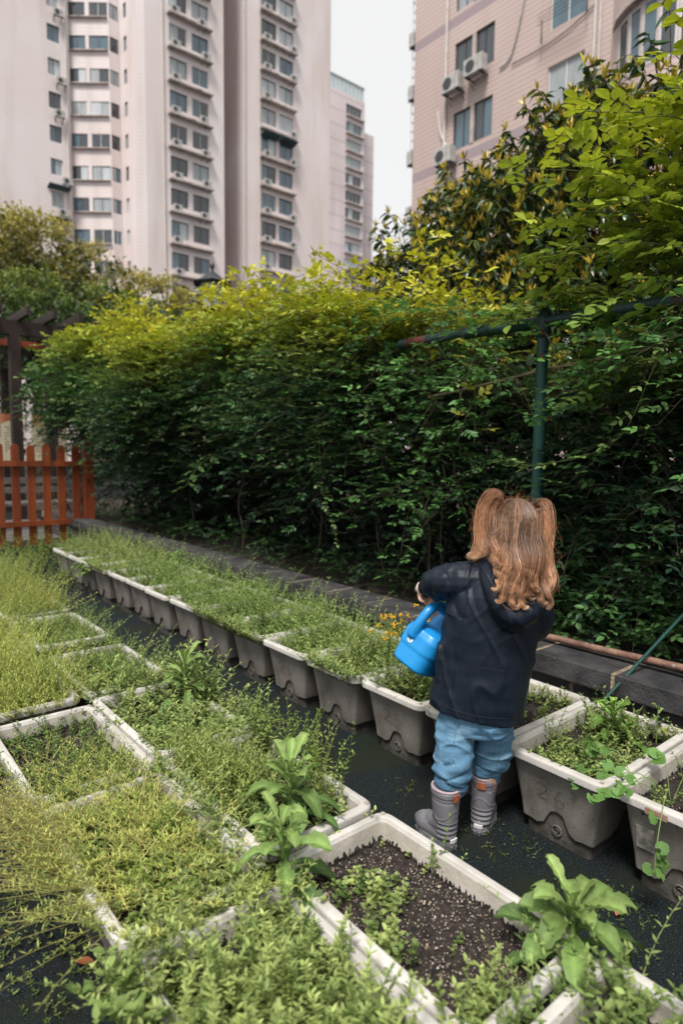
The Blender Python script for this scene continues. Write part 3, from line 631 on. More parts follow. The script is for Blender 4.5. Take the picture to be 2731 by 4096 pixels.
# fallen leaves, broken twig
def fallen(x, y, z, L, a, c, label):
    g = G(); g.leaves([[0, 0, 0]], [[math.cos(a), math.sin(a), .12]], [[.1, 0, 1]], L, L * .5, c, 5, .1, .5)
    g.build('fallen_leaf', mDry, None, True, loc=(x, y, z), label=label, cat='fallen leaf', group='dead leaves on the paving')
fallen(.455, 1.45, .012, .055, 2.2, (.30, .10, .04), 'curled brown dead leaf on the paving at the lower left')
fallen(1.80, 2.62, .012, .05, .6, (.40, .06, .02), 'red dead leaf at the foot of the box numbered 24')
fallen(1.60, .74, .01, .035, .2, (.35, .12, .06), 'small brown leaf on the dark paving at the lower right')
fallen(1.62, 3.2, .01, .03, .2, (.35, .15, .08), 'small brown leaf on the path near the row middle')
g = G(); P = interp_path([(1.36, 2.55, .10), (1.44, 2.5, .09), (1.5, 2.42, .05), (1.55, 2.35, .01), (1.66, 2.30, .006)], 14); g.tubes(P, .002, (.20, .19, .07), 5)
g.leaves(P[[6, 7, 9, 9, 10, 0]], [[1, .3, .3], [.6, .8, .2], [1, 0, .1], [.3, 1, .2], [1, -.3, .2], [-1, .2, .5]], [[0, 0, 1]] * 6, .05, .015, (.22, .34, .06), 5)
g.build('broken_stem', mWeed, label='broken leafy stem lying across the dark path', cat='twig')
#__PART2__
# ------------------------------------------------------------------ hedge of climbing roses
def sprays(gl, base, D, size, col, leafl=.045, wr=.58, nl=3, K=3, stemc=(.07, .09, .03), rs=rng, r=.0009):
    """compound leaves: a rachis with nl pairs of leaflets and one at the tip"""
    n = len(base); D = nrm(D); size = np.broadcast_to(size, (n,))
    N = nrm(np.array([0, 0, 1.]) + rs.normal(0, .33, (n, 3))); N = nrm(N - D * (N * D).sum(1, keepdims=True)); S = np.cross(D, N)
    k = 4; t = np.linspace(0, 1, k)[None, :, None]
    P = base[:, None] + D[:, None] * t * size[:, None, None] - N[:, None] * (t ** 2 * .18) * size[:, None, None]
    gl.tubes(P, r, stemc, 3)
    for i in range(nl):
        tq = .35 + .5 * i / max(nl - 1, 1)
        C = base + D * (tq * size)[:, None] - N * (tq ** 2 * .18 * size)[:, None]
        for sg in (-1, 1):
            d = D * .55 + S * sg + rs.normal(0, .15, (n, 3)); nn = N + rs.normal(0, .28, (n, 3))
            L = leafl * (.75 + .25 * i / nl) * rs.uniform(.8, 1.2, n)
            gl.leaves(C, d, nn, L, L * wr, col * rs.uniform(.8, 1.2, (n, 1)), K)
    C = base + D * size[:, None] - N * (.18 * size)[:, None]
    gl.leaves(C, D + rs.normal(0, .15, (n, 3)), N + rs.normal(0, .25, (n, 3)), leafl * 1.15, leafl * 1.15 * wr, col * rs.uniform(.85, 1.2, (n, 1)), K)
DG, MG, YG, YO = np.array([.015, .045, .023]), np.array([.060, .135, .032]), np.array([.40, .45, .03]), np.array([.62, .50, .03])
hedge = empty('climbing_rose_hedge', (0, 0, 0), label='tall dense climbing rose hedge with yellow-green top along the brick edging', cat='hedge')
g = G(); gs = G()
def sstep(v, a, b): t = np.clip((v - a) / (b - a), 0, 1); return t * t * (3 - 2 * t)
def topz(y): return 1.93 + .42 * sstep(y, 2.2, 3.1) + .022 * np.clip(y - 3.0, 0, 4) + .28 * sstep(y, 5.8, 8) + .07 * np.sin(y * 1.7) * (y > 3) + .05 * np.sin(y * 5.1 + 1)
def frontx(y, z):
    zz = np.clip((z - .3) / 2.3, 0, 1)
    bulge = .42 * np.sin(np.clip((z - .9) / 1.6, 0, 1) * np.pi * .75) + .04
    return 3.12 + .10 * (1 - sstep(y, 2.0, 2.9)) - bulge * (.45 + .55 * sstep(y, 2.0, 2.9)) - .17 * np.clip((y - 3.2) / 4, 0, 1) * (z > .9) + .16 * np.sin(y * 2.3 + z * 1.9) + .10 * np.sin(y * 5.3 - z * 4.1)
def canes(n, ylo, yhi, ncl, bias, leafl, K=3):
    y = rng.uniform(ylo, yhi, n); tz = topz(y); u = rng.beta(bias, 1.0, n); z = .55 + (tz - .75) * u
    z = np.minimum(z, tz - .12)
    x = frontx(y, z) + rng.uniform(.10, .45, n) + .5 * (rng.random(n) ** 2) * (u > .75)
    a = rng.normal(np.pi, .9, n); el = rng.normal(.25, .3, n) + .5 * (z > tz - .45)
    L = rng.uniform(.3, .62, n); d = np.stack([np.cos(a) * np.cos(el), np.sin(a) * np.cos(el), np.sin(el)], -1)
    k = 7; t = np.linspace(0, 1, k)
    P = np.stack([x, y, z], -1)[:, None] + d[:, None] * L[:, None, None] * t[None, :, None] - np.array([0, 0, 1.]) * (.5 * L[:, None, None] * t[None, :, None] ** 2.2)
    gs.tubes(P, np.linspace(.0028, .001, k)[None], (.06, .06, .03), 3)
    for j in range(ncl):
        tq = .12 + .88 * j / (ncl - 1)
        B = np.stack([x, y, z], -1) + d * (L * tq)[:, None] - np.array([0, 0, 1.]) * (.5 * L * tq ** 2.2)[:, None]
        sd = nrm(np.cross(d, [0, 0, 1.])) * (1 if j % 2 else -1)
        D = d * .6 + sd * rng.uniform(.4, 1, (n, 1)) + rng.normal(0, .25, (n, 3)); D[:, 2] *= .5
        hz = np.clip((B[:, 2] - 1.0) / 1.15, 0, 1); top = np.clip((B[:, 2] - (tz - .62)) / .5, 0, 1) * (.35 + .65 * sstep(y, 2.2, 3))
        f = np.clip(.70 * hz ** 2.0 + .16 * np.sin(y * 4.3 + z * 5) * hz + rng.normal(0, .14, n) + .25 * tq * (rng.random(n) < .25), 0, 1)[:, None]  # lower leaves darkened: shade at the hedge foot is put into their colour
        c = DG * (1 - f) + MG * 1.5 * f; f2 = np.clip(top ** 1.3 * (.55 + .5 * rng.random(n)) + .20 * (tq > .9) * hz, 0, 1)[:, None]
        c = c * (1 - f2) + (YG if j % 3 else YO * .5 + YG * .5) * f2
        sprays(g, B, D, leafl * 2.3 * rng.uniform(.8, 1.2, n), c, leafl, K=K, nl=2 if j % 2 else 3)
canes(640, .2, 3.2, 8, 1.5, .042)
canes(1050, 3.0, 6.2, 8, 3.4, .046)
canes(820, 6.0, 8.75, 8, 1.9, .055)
def veil(n, ylo, yhi, zlo, zhi, xo, ncl, leafl, f0):
    y = rng.uniform(ylo, yhi, n); z = rng.uniform(zlo, zhi, n); x = xo + rng.uniform(0, .3, n)
    a = rng.normal(np.pi, 1.0, n); d = np.stack([np.cos(a), np.sin(a), rng.normal(0, .35, n)], -1); L = rng.uniform(.25, .5, n); k = 7; t = np.linspace(0, 1, k); B0 = np.stack([x, y, z], -1)
    gs.tubes(B0[:, None] + d[:, None] * L[:, None, None] * t[None, :, None] - np.array([0, 0, 1.]) * (.5 * L[:, None, None] * t[None, :, None] ** 2.2), np.linspace(.0026, .001, k)[None], (.06, .06, .03), 3)
    for j in range(ncl):
        tq = .15 + .85 * j / (ncl - 1); B = B0 + d * (L * tq)[:, None] - np.array([0, 0, 1.]) * (.5 * L * tq ** 2.2)[:, None]
        D = d * .6 + nrm(np.cross(d, [0, 0, 1.])) * (1 if j % 2 else -1) * rng.uniform(.4, 1, (n, 1)) + rng.normal(0, .25, (n, 3)); D[:, 2] *= .5
        f = np.clip(f0 + rng.normal(0, .2, n) + .25 * (B[:, 2] - 1.2), 0, 1)[:, None]; sprays(g, B, D, leafl * 2.3, DG * 1.3 * (1 - f) + MG * 2.1 * f, leafl, K=K_, nl=2 if j % 2 else 3)
K_ = 4
veil(34, .1, 1.45, .55, 1.75, 2.80, 8, .038, .35); veil(80, 1.98, 3.1, .9, 2.05, 2.74, 8, .038, .5); veil(10, 1.7, 2.6, 1.75, 2.0, 2.66, 7, .04, .9); veil(30, .2, 1.5, 1.4, 2.0, 2.62, 8, .038, .6); veil(60, 2.6, 5.0, 1.2, 2.2, 2.72, 7, .040, .4)
# sparse lower leaves, hollow's shade put in their colour; denser foliage inside and behind
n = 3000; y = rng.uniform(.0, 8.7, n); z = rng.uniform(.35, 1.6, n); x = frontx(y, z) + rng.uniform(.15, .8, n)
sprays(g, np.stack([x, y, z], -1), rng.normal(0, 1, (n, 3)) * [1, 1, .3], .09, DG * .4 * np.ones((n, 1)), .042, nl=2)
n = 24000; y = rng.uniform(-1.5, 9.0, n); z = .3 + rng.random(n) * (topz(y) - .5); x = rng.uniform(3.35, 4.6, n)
g.leaves(np.stack([x, y, z], -1), rng.normal(0, 1, (n, 3)), rng.normal(0, 1, (n, 3)), .11, .07, DG * rng.uniform(.3, .7, (n, 1)), 3)  # dark inner leaves, shade in their colour, added to block light from behind
# young shoots standing above the top
m_ = 230; y = np.concatenate([rng.uniform(2.3, 8.5, m_ - 20), rng.normal(5.0, .2, 20)]); x = rng.uniform(2.8, 3.3, m_); h = .12 + .42 * rng.random(m_) ** 2 + .1 * (abs(y - 5) < .4)
for i in range(m_):
    P = interp_path([(x[i], y[i], topz(y[i]) - .25), (x[i] + rng.normal(0, .06), y[i] + rng.normal(0, .06), topz(y[i]) - .2 + h[i] * .6), (x[i] + rng.normal(-.05, .12), y[i] + rng.normal(0, .12), topz(y[i]) - .22 + h[i])], 7)
    gs.tubes(P, .0022, (.16, .14, .04), 3)
    sprays(g, P[1:], rng.normal(0, 1, (6, 3)) * [1, 1, .4] + [0, 0, .35], .11, (YG * .7 + YO * .35) * np.ones((6, 1)), .052, nl=2, K=4)
g.build('foliage', mLeaf, hedge); gs.build('canes', mBark, hedge)
# bare lower stems in front of the dark hollow
g = G()
for (x, y, zt, dx, dy, r) in [(2.95, 2.62, 1.25, -.02, .12, .010), (2.9, 2.52, 1.1, .03, .05, .006), (2.85, 2.28, 1.3, .0, .12, .006), (3.05, 4.0, 1.3, .1, -.2, .010), (3.0, 5.0, 1.2, .1, .2, .012), (3.1, 1.1, 1.5, .05, .35, .009), (3.0, .9, 1.6, .1, .4, .007),
                             (3.1, 6.2, 1.3, .1, .3, .012), (3.2, 3.3, 1.4, -.1, .2, .010), (3.2, 1.7, 1.5, -.2, -.4, .008), (2.95, 2.9, 1.0, 0, -.35, .005)]:
    P = [(x, y, .28)] + [(x + dx * t + rng.normal(0, .02), y + dy * t + rng.normal(0, .03), .28 + (zt - .28) * t) for t in (.25, .5, .75, 1)]
    P = interp_path(P, 16); g = G(); g.tubes(P, np.linspace(r, r * .5, 16), (1, 1, 1), 6); g.build('stem', mBark, hedge, True)
# separate trailing sprays in front
def trail(name, pts, label, leafl, col, n=14, r=.002, nl=3, colv=.25, side=1.0, group='trailing rose canes', K=4):
    root = empty(name, pts[0], label=label, cat='rose cane', group=group); P = interp_path(np.array(pts) - np.array(pts[0]), n)
    a = G(); a.tubes(P, np.linspace(r * 1.3, r * .6, n), (.09, .12, .035), 5); a.build('cane', mWeed, root, True)
    b = G(); T = nrm(np.gradient(P, axis=0)); S_ = nrm(np.cross(T, [0, 0, 1.]) + 1e-3) * np.where(np.arange(n) % 2, 1, -1)[:, None]
    D = T * .7 + S_ * side + rng.normal(0, .2, (n, 3)); D[:, 2] *= .6
    sprays(b, P[1:], D[1:], leafl * 2.4, np.array(col) * rng.uniform(1 - colv, 1 + colv, (n - 1, 1)), leafl, nl=nl, K=K, r=.0012)
    b.build('leaves', mLeaf, root); return root
trail('rose_cane', [(2.62, 3.3, 1.55), (2.5, 3.22, 1.3), (2.48, 3.15, 1.0), (2.55, 3.1, .7)], 'pale-leaved rose cane hanging down in front of the dark hedge hollow', .032, (.20, .30, .12), 16, nl=2)
trail('rose_cane', [(2.65, 2.1, 1.3), (2.66, 2.12, 1.6), (2.60, 2.16, 1.85), (2.52, 2.2, 2.02)], 'upright rose shoot with bright yellow leaves left of the green pipe post', .040, (.46, .44, .07), 15)
trail('rose_cane', [(2.6, 1.0, 2.0), (2.55, 1.15, 1.6), (2.55, 1.3, 1.3), (2.5, 1.62, 1.2), (2.48, 1.75, 1.22)], 'long trailing rose cane curving left below the top bar at right', .034, (.16, .26, .07), 22, nl=2)
trail('rose_cane', [(2.8, 1.72, 1.35), (2.75, 1.75, 1.6), (2.72, 1.78, 1.85)], 'small rose shoot with orange-red leaves climbing beside the green post', .026, (.42, .09, .02), 10, nl=1)
trail('rose_cane', [(2.7, 4.9, 1.25), (2.45, 4.8, 1.1), (2.3, 4.72, .95)], 'short rose cane arching out of the hedge above the far planter boxes', .038, (.10, .20, .05), 10)
# small ground-level shrub growth behind the bricks at right
g = G(); n = 1500; y = rng.uniform(-.2, 2.1, n); x = rng.uniform(2.72, 3.5, n); z = .38 + rng.random(n) ** 1.5 * (.25 + .45 * (x - 2.7)) 
f = rng.random((n, 1)); sprays(g, np.stack([x, y, z], -1), np.column_stack([rng.normal(-.4, .8, n), rng.normal(0, 1, n), rng.normal(.1, .3, n)]), .085, DG * 1.2 * (1 - f) + MG * 1.5 * f, .040, nl=2, K=4)
g.build('undergrowth', mLeaf, kind='stuff', label='low leafy undergrowth on the bed behind the brick edging at right', cat='undergrowth')
g = G(); n = 500; y = rng.uniform(2.1, 8.5, n); x = rng.uniform(2.70, 3.1, n); z = .36 + rng.random(n) * .2
f = rng.random((n, 1)); sprays(g, np.stack([x, y, z], -1), np.column_stack([rng.normal(-.4, .8, n), rng.normal(0, 1, n), rng.normal(.1, .3, n)]), .085, DG * (1 - f) + MG * f, .040, nl=2)
g.build('undergrowth', mLeaf, kind='stuff', label='thin shaded undergrowth at the foot of the hedge, centre and left', cat='undergrowth')

# ------------------------------------------------------------------ pipe fence inside the hedge
root = empty('pipe_fence', (2.72, 1.765, 0), label='green steel pipe frame with rusty top bar and wire mesh, right of centre', cat='pipe fence')
g = G(); g.tubes([[0, 0, .25], [0, 0, 1.1], [0, 0, 1.86]], .028, (1, 1, 1), 16); g.build('post', mGreenP, root, True)
g = G(); g.tubes([[.02, .98, 1.888], [0, .6, 1.885], [0, -.7, 1.87], [0, -2.6, 1.86]], .029, (1, 1, 1), 16); g.build('top_bar', mBarP, root, True)
g = G(); g.loft([ring((0, 0, z), r, r, 14) for z, r in ((1.80, .031), (1.85, .037), (1.93, .034), (1.95, .02))]); g.build('joint_collar', mBarP, root, True)
g = G()
for i in range(-28, 16):
    y0 = i * .10
    for sg in (-1, 1):
        z0, z1 = .42, 1.86; ya, yb = y0, y0 + sg * 1.5 * .9
        g.tubes([[.03 * 0 + .036, ya, z0], [.036, yb, z1]], .0007, (1, 1, 1), 3)
g.build('wire_mesh', mWire, root)
g = G(); P = interp_path([(2.78, 2.55, 1.57), (2.77, 2.2, 1.605), (2.77, 1.75, 1.66), (2.78, .9, 1.73), (2.8, .2, 1.76)], 20); g.tubes(P, .0075, (1, 1, 1), 8)
g.build('bamboo_cane', mCane, None, True, label='thin pale bamboo cane tied across the hedge behind the green post', cat='cane')
g = G(); P = interp_path([(2.55, 1.75, .411), (2.555, 1.3, .416), (2.56, .9, .425), (2.57, -.5, .43)], 24); g.tubes(P, .015, (1, 1, 1), 10)
g.build('rusty_pipe', mPipeR, None, True, label='reddish brown pipe lying on top of the brick edging at right', cat='pipe')
g = G(); g.tubes([[2.30, 1.16, .30], [2.86, 1.04, .66]], .0075, (1, 1, 1), 10); g.build('green_stake', mGreenP, None, True, label='thin green plastic stake leaning over the brick edging at right', cat='garden stake')

# ------------------------------------------------------------------ broad-leaved evergreen behind the fence (yellow young shoots)
tree = empty('evergreen_shrub_tree', (5.0, 2.6, .3), label='evergreen tree with drooping glossy leaves and yellow young shoots behind the green pipe fence', cat='tree')
g = G(); gb = G(); o = np.array([5.0, 2.6, .3])
gb.tubes(interp_path([(0, 0, 0), (.05, .1, 1.2), (-.05, .3, 2.2), (-.2, .5, 3.2)], 14), np.linspace(.06, .02, 14), (1, 1, 1), 10)
lobes = [(4.7, 3.75, 2.75, .72), (4.6, 4.3, 2.45, .62), (4.6, 3.3, 2.9, .72), (4.6, 2.8, 3.05, .85), (4.5, 2.35, 3.1, .80), (4.4, 1.8, 3.1, .8), (4.5, 4.25, 3.0, .5), (4.3, 4.1, 2.2, .6), (4.2, 3.4, 2.0, .6), (4.2, 2.7, 2.1, .6), (4.55, 4.05, 3.4, .3), (4.5, 3.5, 3.35, .4), (4.55, 2.85, 3.55, .4), (4.5, 2.6, 3.65, .35), (4.5, 3.9, 2.2, .7), (4.5, 3.0, 2.1, .9), (4.4, 2.0, 2.2, .9), (4.4, 1.0, 2.6, 1.0), (4.5, .2, 2.8, 1.0), (4.6, 1.3, 3.3, .7), (4.3, 4.6, 2.9, .25), (4.6, 3.75, 3.45, .28)]
for (cx, cy, cz, r) in lobes:
    P = interp_path([(0, 0, .9 + rng.random() * .8), tuple((np.array([cx, cy, cz - r * .4]) - o) * [.5, .5, .8]), tuple(np.array([cx, cy, cz]) - o)], 10); gb.tubes(P, np.linspace(.026, .008, 10), (1, 1, 1), 6)
    n = int(270 * r * r / .5); d = nrm(rng.normal(0, 1, (n, 3))); rad = r * rng.uniform(.55, 1.08, (n, 1)) ; B = np.array([cx, cy, cz]) - o + d * rad * [1, 1, .95] + rng.normal(0, .05, (n, 3))
    tw = np.stack([B - nrm(d) * .22 - [0, 0, .10], B - nrm(d) * .1 - [0, 0, .02], B], 1); gb.tubes(tw, .003, (1, 1, 1), 3)
    for j in range(8):
        a = j * 2.4 + rng.uniform(0, 6.28, n); D = np.stack([np.cos(a), np.sin(a), rng.normal(-.35, .35, n)], -1) + d * .3
        c = np.array([.035, .072, .024]) * rng.uniform(.6, 1.6, (n, 1)); yl = (rng.random((n, 1)) < .25); c = np.where(yl, np.array([.20, .22, .03]), c)
        g.leaves(B - nrm(d) * (.012 * j), D, np.array([0, 0, 1.]) + rng.normal(0, .35, (n, 3)), rng.uniform(.075, .115, n), .030, c, 4, .45, .35)
    m_ = rng.random(n) < .7; Y = B[m_]; ny_ = len(Y)
    for j in range(5):
        a = j * 1.26 + rng.uniform(0, 1, ny_); D = np.stack([np.cos(a) * .6, np.sin(a) * .6, rng.uniform(.5, 1.3, ny_)], -1) + d[m_] * .5
        c = np.array([.52, .40, .05]) * rng.uniform(.6, 1.3, (ny_, 1)) * np.array([1, 1, 1.]); g.leaves(Y, D, rng.normal(0, 1, (ny_, 3)), rng.uniform(.05, .085, ny_), .019, c, 4, .1, .35)
g.build('crown', mGloss, tree); gb.build('trunk', mBark, tree, True)

# near rose canes arching into the upper right corner
near = empty('arching_rose_bush', (2.75, .8, .3), label='bright green arching rose branches filling the upper right corner', cat='rose bush')
g = G(); gs = G(); o = np.array([2.75, .8, .3])
A = [[(3.1, .6, 1.2), (2.9, .85, 2.0), (2.72, 1.12, 2.45), (2.6, 1.4, 2.68)], [(3.1, .6, 1.4), (2.9, .75, 2.1), (2.75, .9, 2.5), (2.62, 1.05, 2.75)], [(3.0, .5, 1.2), (2.8, .8, 2.0), (2.66, 1.1, 2.3), (2.6, 1.45, 2.4)],
     [(3.0, .7, 1.5), (2.8, 1.0, 1.95), (2.65, 1.35, 2.1), (2.58, 1.68, 2.12)], [(3.1, .3, 1.3), (2.9, .6, 2.1), (2.7, .85, 2.6), (2.6, 1.0, 2.95)], [(3.1, .5, 1.3), (2.9, .8, 1.8), (2.75, 1.1, 2.1), (2.65, 1.35, 2.2)],
     [(2.9, .4, 1.2), (2.75, .8, 1.7), (2.65, 1.1, 1.85), (2.6, 1.4, 1.72)], [(2.9, .9, 1.5), (2.8, 1.1, 2.05), (2.7, 1.3, 2.3), (2.62, 1.5, 2.5)], [(3.1, .4, 1.6), (2.9, .7, 2.2), (2.75, .95, 2.55), (2.66, 1.15, 2.6)],
     [(3.0, .2, 1.8), (2.85, .5, 2.5), (2.7, .8, 2.9), (2.6, .98, 3.0)], [(3.1, .9, 1.5), (2.95, 1.3, 1.9), (2.8, 1.6, 2.0), (2.7, 1.85, 1.98)]]
for ci, pts in enumerate(A):
    for rep in range(4):
        P = interp_path(np.array(pts) + rng.normal(0, .06, 3) * (rep > 0) + np.outer(np.linspace(0, 1, 4), rng.normal(0, .10, 3) * [1.2, .8, .8]) * (rep > 0) - o, 18)
        gs.tubes(P, np.linspace(.005, .0018, 18), (.08, .10, .03), 5); T = nrm(np.gradient(P, axis=0)); S_ = nrm(np.cross(T, [0, 0, 1.])) * np.where(np.arange(18) % 2, 1, -1)[:, None]
        D = T * .6 + S_ + rng.normal(0, .3, (18, 3)); D[:, 2] *= .5; hz = np.clip((P[:, 2] + .3 - 1.75) / 1.0, 0, 1)[:, None]; f = np.clip(.15 + hz * rng.uniform(.6, 1.35, (18, 1)), 0, 1)
        c = MG * 1.4 * (1 - f) + (YG * 1.05) * f
        sprays(g, P[3:], D[3:], .14, c[3:], .060, .62, nl=3, K=5, r=.0013)
n = 1300; y = rng.uniform(-.4, 1.75, n); z = rng.uniform(1.3, 3.3, n); x = rng.uniform(2.8, 3.35, n) + .2
keep = (z < 1.75 + .9 * (1.75 - y)); x, y, z = x[keep], y[keep], z[keep]; n = len(x)
f = np.clip((z - 1.9) / 1.2, 0, 1)[:, None] * rng.uniform(.3, 1, (n, 1)); sprays(g, np.stack([x, y, z], -1) - o, rng.normal(0, 1, (n, 3)) * [1, 1, .35], .115, MG * .8 * (1 - f) + YG * .8 * f, .05, nl=3, K=4)
g.build('foliage', mLeaf, near); gs.build('canes', mWeed, near, True)

# ------------------------------------------------------------------ background left: fence, pergola, boards, trees
root = empty('picket_fence', (2.6, 8.0, 0), label='orange-red wooden picket fence with rounded tops at the left edge', cat='fence')
def picket(x, w, h, y=0, z0=.10):
    g = G(); ring_ = []
    prof = [(-w / 2, z0), (w / 2, z0), (w / 2, h - w * .55)] + [(w / 2 * math.cos(a), h - w * .55 + w * .55 * math.sin(a)) for a in np.linspace(.25, math.pi - .25, 8)] + [(-w / 2, h - w * .55)]
    fr = np.array([(px + x, y - .012, pz) for px, pz in prof]); bk = fr + [0, .024, 0]
    g.loft([fr, bk]); return g
for i in range(9): picket(-.14 - i * .168, .088, 1.29 + rng.uniform(-.012, .012), .018).build('picket', mOrange, root)
for z in (.36, 1.06):
    g = G(); g.box((-.75, -.012 - .008, z), (.78, .015, .030)); g.build('rail', mOrange, root)
g = G(); g.box((0.0, 0, .68), (.055, .055, .68)); g.build('post', mOrange, root)
g = G(); g.box((-.115, .07, .6), (.035, .03, .6)); g.build('brace', mOrange, root)
root = empty('pergola', (2.5, 11, 0), label='dark brown timber pergola behind the orange fence', cat='pergola')
for (x, y) in ((2.50, 11), (3.02, 11.0), (.6, 11), (2.9, 13.6), (.6, 13.6)):
    g = G(); g.box((x - 2.5, y - 11, 1.5), (.075, .075, 1.5)); g.build('post', mDark, root)
for y in (11, 13.6):
    g = G(); g.box((-.4, y - 11, 3.10), (2.1, .05, .11)); g.build('beam', mDark, root)
for i in range(11):
    g = G(); g.box((-2.2 + i * .38, 1.3, 3.28), (.03, 1.9, .065)); g.build('rafter', mDark, root)
g = G(); g.box((-.5, .8, 2.98), (1.4, .03, .05)); g.build('painted_batten', M('red_batten', (.20, .035, .015), (.28, .06, .025), 8, .6), root)
def board(x, y, w, label):
    root = empty('notice_board', (x, y, 0), R(-6), label=label, cat='notice board', group='notice boards behind the fence')
    g = G(); g.box((0, 0, 1.42), (w / 2, .02, .42)); g.build('panel', mSign, root)
    g = G(); n_ = 14; xs_ = np.linspace(-w / 2, w / 2, n_); lo = 1.70 + .05 * np.sin(xs_ * 11); top = np.full(n_, 1.86)
    fr = np.concatenate([np.column_stack([xs_, 0 * xs_ - .024, lo]), np.column_stack([xs_[::-1], 0 * xs_ - .024, top])]); g.loft([fr, fr + [0, .003, 0]]); g.build('header', mSignR, root)
    g = G()
    for r_ in range(9):
        for c_ in range(2):
            for k in range(5):
                if rng.random() < .8: g.box((-w * .36 + c_ * w * .42 + k * w * .07, -.0225, 1.62 - r_ * .055), (w * .024, .001, .011))
    g.build('printed_text', mSignT, root)
    for sx in (-1, 1):
        g = G(); g.box((sx * (w / 2 - .04), .04, .9), (.025, .018, .9)); g.build('leg', mDark, root)
board(2.72, 13, .62, 'beige notice board with red header at the very left edge'); board(3.52, 13, .62, 'beige notice board with red header between the pergola posts'); board(4.35, 12.6, .45, 'narrow notice board with red header right of the pergola post')
root = empty('garden_bench', (1.9, 9.9, 0), label='grey weathered slatted bench behind the orange fence', cat='bench')
for i in range(4):
    g = G(); g.box((0, -.2 + i * .13, .45), (1.1, .05, .018)); g.build('slat', mGreyW, root)
for i in range(2):
    g = G(); g.box((0, .34, .62 + i * .14), (1.1, .015, .045)); g.build('backrest_slat', mGreyW, root)
for sx in (-1, 0, 1):
    g = G(); g.box((sx * .95, 0, .215), (.03, .22, .215)); g.build('leg', mGreyW, root)
g = G(); g.box((2.2, 9.0, .055), (1.9, .55, .05)); g.box((2.2, 10.3, .055), (1.9, .65, .05)); g.build('deck', mGreyW, label='grey wooden deck on the ground behind the picket fence', cat='deck')
# lantern
root = empty('garden_lantern', (4.06, 7.5, 0), label='black metal lantern with a pointed roof rising above the hedge', cat='lantern')
g = G(); g.tubes([[0, 0, 0], [0, 0, 1.5], [0, 0, 3.05]], .04, (1, 1, 1), 12); g.build('pole', mLampM, root, True)
g = G(); g.loft([ring((0, 0, z), r, r, 6) for z, r in ((3.36, .27), (3.375, .275), (3.42, .16), (3.50, .06), (3.52, .03))]); g.loft([ring((0, 0, z), r, r, 10) for z, r in ((3.50, .018), (3.56, .018), (3.58, .03), (3.61, .028), (3.66, .008))]); g.build('roof', mLampM, root)
g = G(); g.loft([ring((0, 0, z), r, r, 6) for z, r in ((3.06, .13), (3.36, .17))]); g.build('glass', mLampG, root)
g = G()
for k in range(6):
    a = k * math.pi / 3; g.tubes([[.135 * math.cos(a), .135 * math.sin(a), 3.04], [.178 * math.cos(a), .178 * math.sin(a), 3.37]], .012, (1, 1, 1), 5)
g.loft([ring((0, 0, z), r, r, 12) for z, r in ((3.0, .06), (3.03, .15), (3.06, .15))]); g.build('frame', mLampM, root)

def tree_at(x, y, h, lobes, cA, cB, cY, label, leaf=.10, dens=900, name='camphor_tree', group=None):
    root = empty(name, (x, y, 0), label=label, cat='tree', group=group); g = G(); b = G()
    b.tubes(interp_path([(0, 0, 0), (.08, .05, h * .3), (-.05, 0, h * .55)], 8), np.linspace(.16, .09, 8), (1, 1, 1), 10)
    for (dx, dy, z, r) in lobes:
        b.tubes(interp_path([(0, 0, h * .4), (dx * .5, dy * .5, (h * .4 + z) / 2), (dx, dy, z)], 8), np.linspace(.07, .015, 8), (1, 1, 1), 6)
        ncl = int(26 * r * r) + 8; cc = np.array([dx, dy, z]) + nrm(rng.normal(0, 1, (ncl, 3))) * r * rng.uniform(.75, 1.05, (ncl, 1)) * [1, 1, .8]
        n = int(dens * 3.4 * r * r); i = rng.integers(0, ncl, n); cs = .17 * r + .08
        off = nrm(rng.normal(0, 1, (n, 3))) * rng.uniform(.3, 1.2, (n, 1)) * cs; P = cc[i] + off * [1, 1, .75]
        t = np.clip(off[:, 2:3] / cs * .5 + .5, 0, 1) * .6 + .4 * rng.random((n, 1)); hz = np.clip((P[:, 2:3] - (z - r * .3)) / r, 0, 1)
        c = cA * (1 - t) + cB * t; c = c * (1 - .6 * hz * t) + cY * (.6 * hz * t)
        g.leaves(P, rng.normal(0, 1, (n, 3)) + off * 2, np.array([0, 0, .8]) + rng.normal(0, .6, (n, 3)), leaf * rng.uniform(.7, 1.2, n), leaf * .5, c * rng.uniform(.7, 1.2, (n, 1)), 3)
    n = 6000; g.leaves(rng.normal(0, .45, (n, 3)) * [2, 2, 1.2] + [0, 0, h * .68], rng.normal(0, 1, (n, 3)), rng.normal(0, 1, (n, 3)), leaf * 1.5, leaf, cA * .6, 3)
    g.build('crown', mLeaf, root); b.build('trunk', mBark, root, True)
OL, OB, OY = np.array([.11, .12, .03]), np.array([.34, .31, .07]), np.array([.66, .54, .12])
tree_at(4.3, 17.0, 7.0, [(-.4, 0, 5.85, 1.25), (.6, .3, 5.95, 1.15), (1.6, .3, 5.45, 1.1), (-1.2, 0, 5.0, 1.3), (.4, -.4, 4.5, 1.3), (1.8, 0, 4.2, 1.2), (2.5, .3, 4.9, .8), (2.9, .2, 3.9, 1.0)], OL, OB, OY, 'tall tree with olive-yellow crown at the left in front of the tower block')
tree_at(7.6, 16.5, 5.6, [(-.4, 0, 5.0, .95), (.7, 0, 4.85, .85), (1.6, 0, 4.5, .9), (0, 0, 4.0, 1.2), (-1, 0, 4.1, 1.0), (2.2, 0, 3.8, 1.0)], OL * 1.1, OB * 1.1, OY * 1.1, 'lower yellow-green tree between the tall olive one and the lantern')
GLA, GLB, GLY = np.array([.05, .10, .03]), np.array([.17, .24, .05]), np.array([.34, .40, .06])
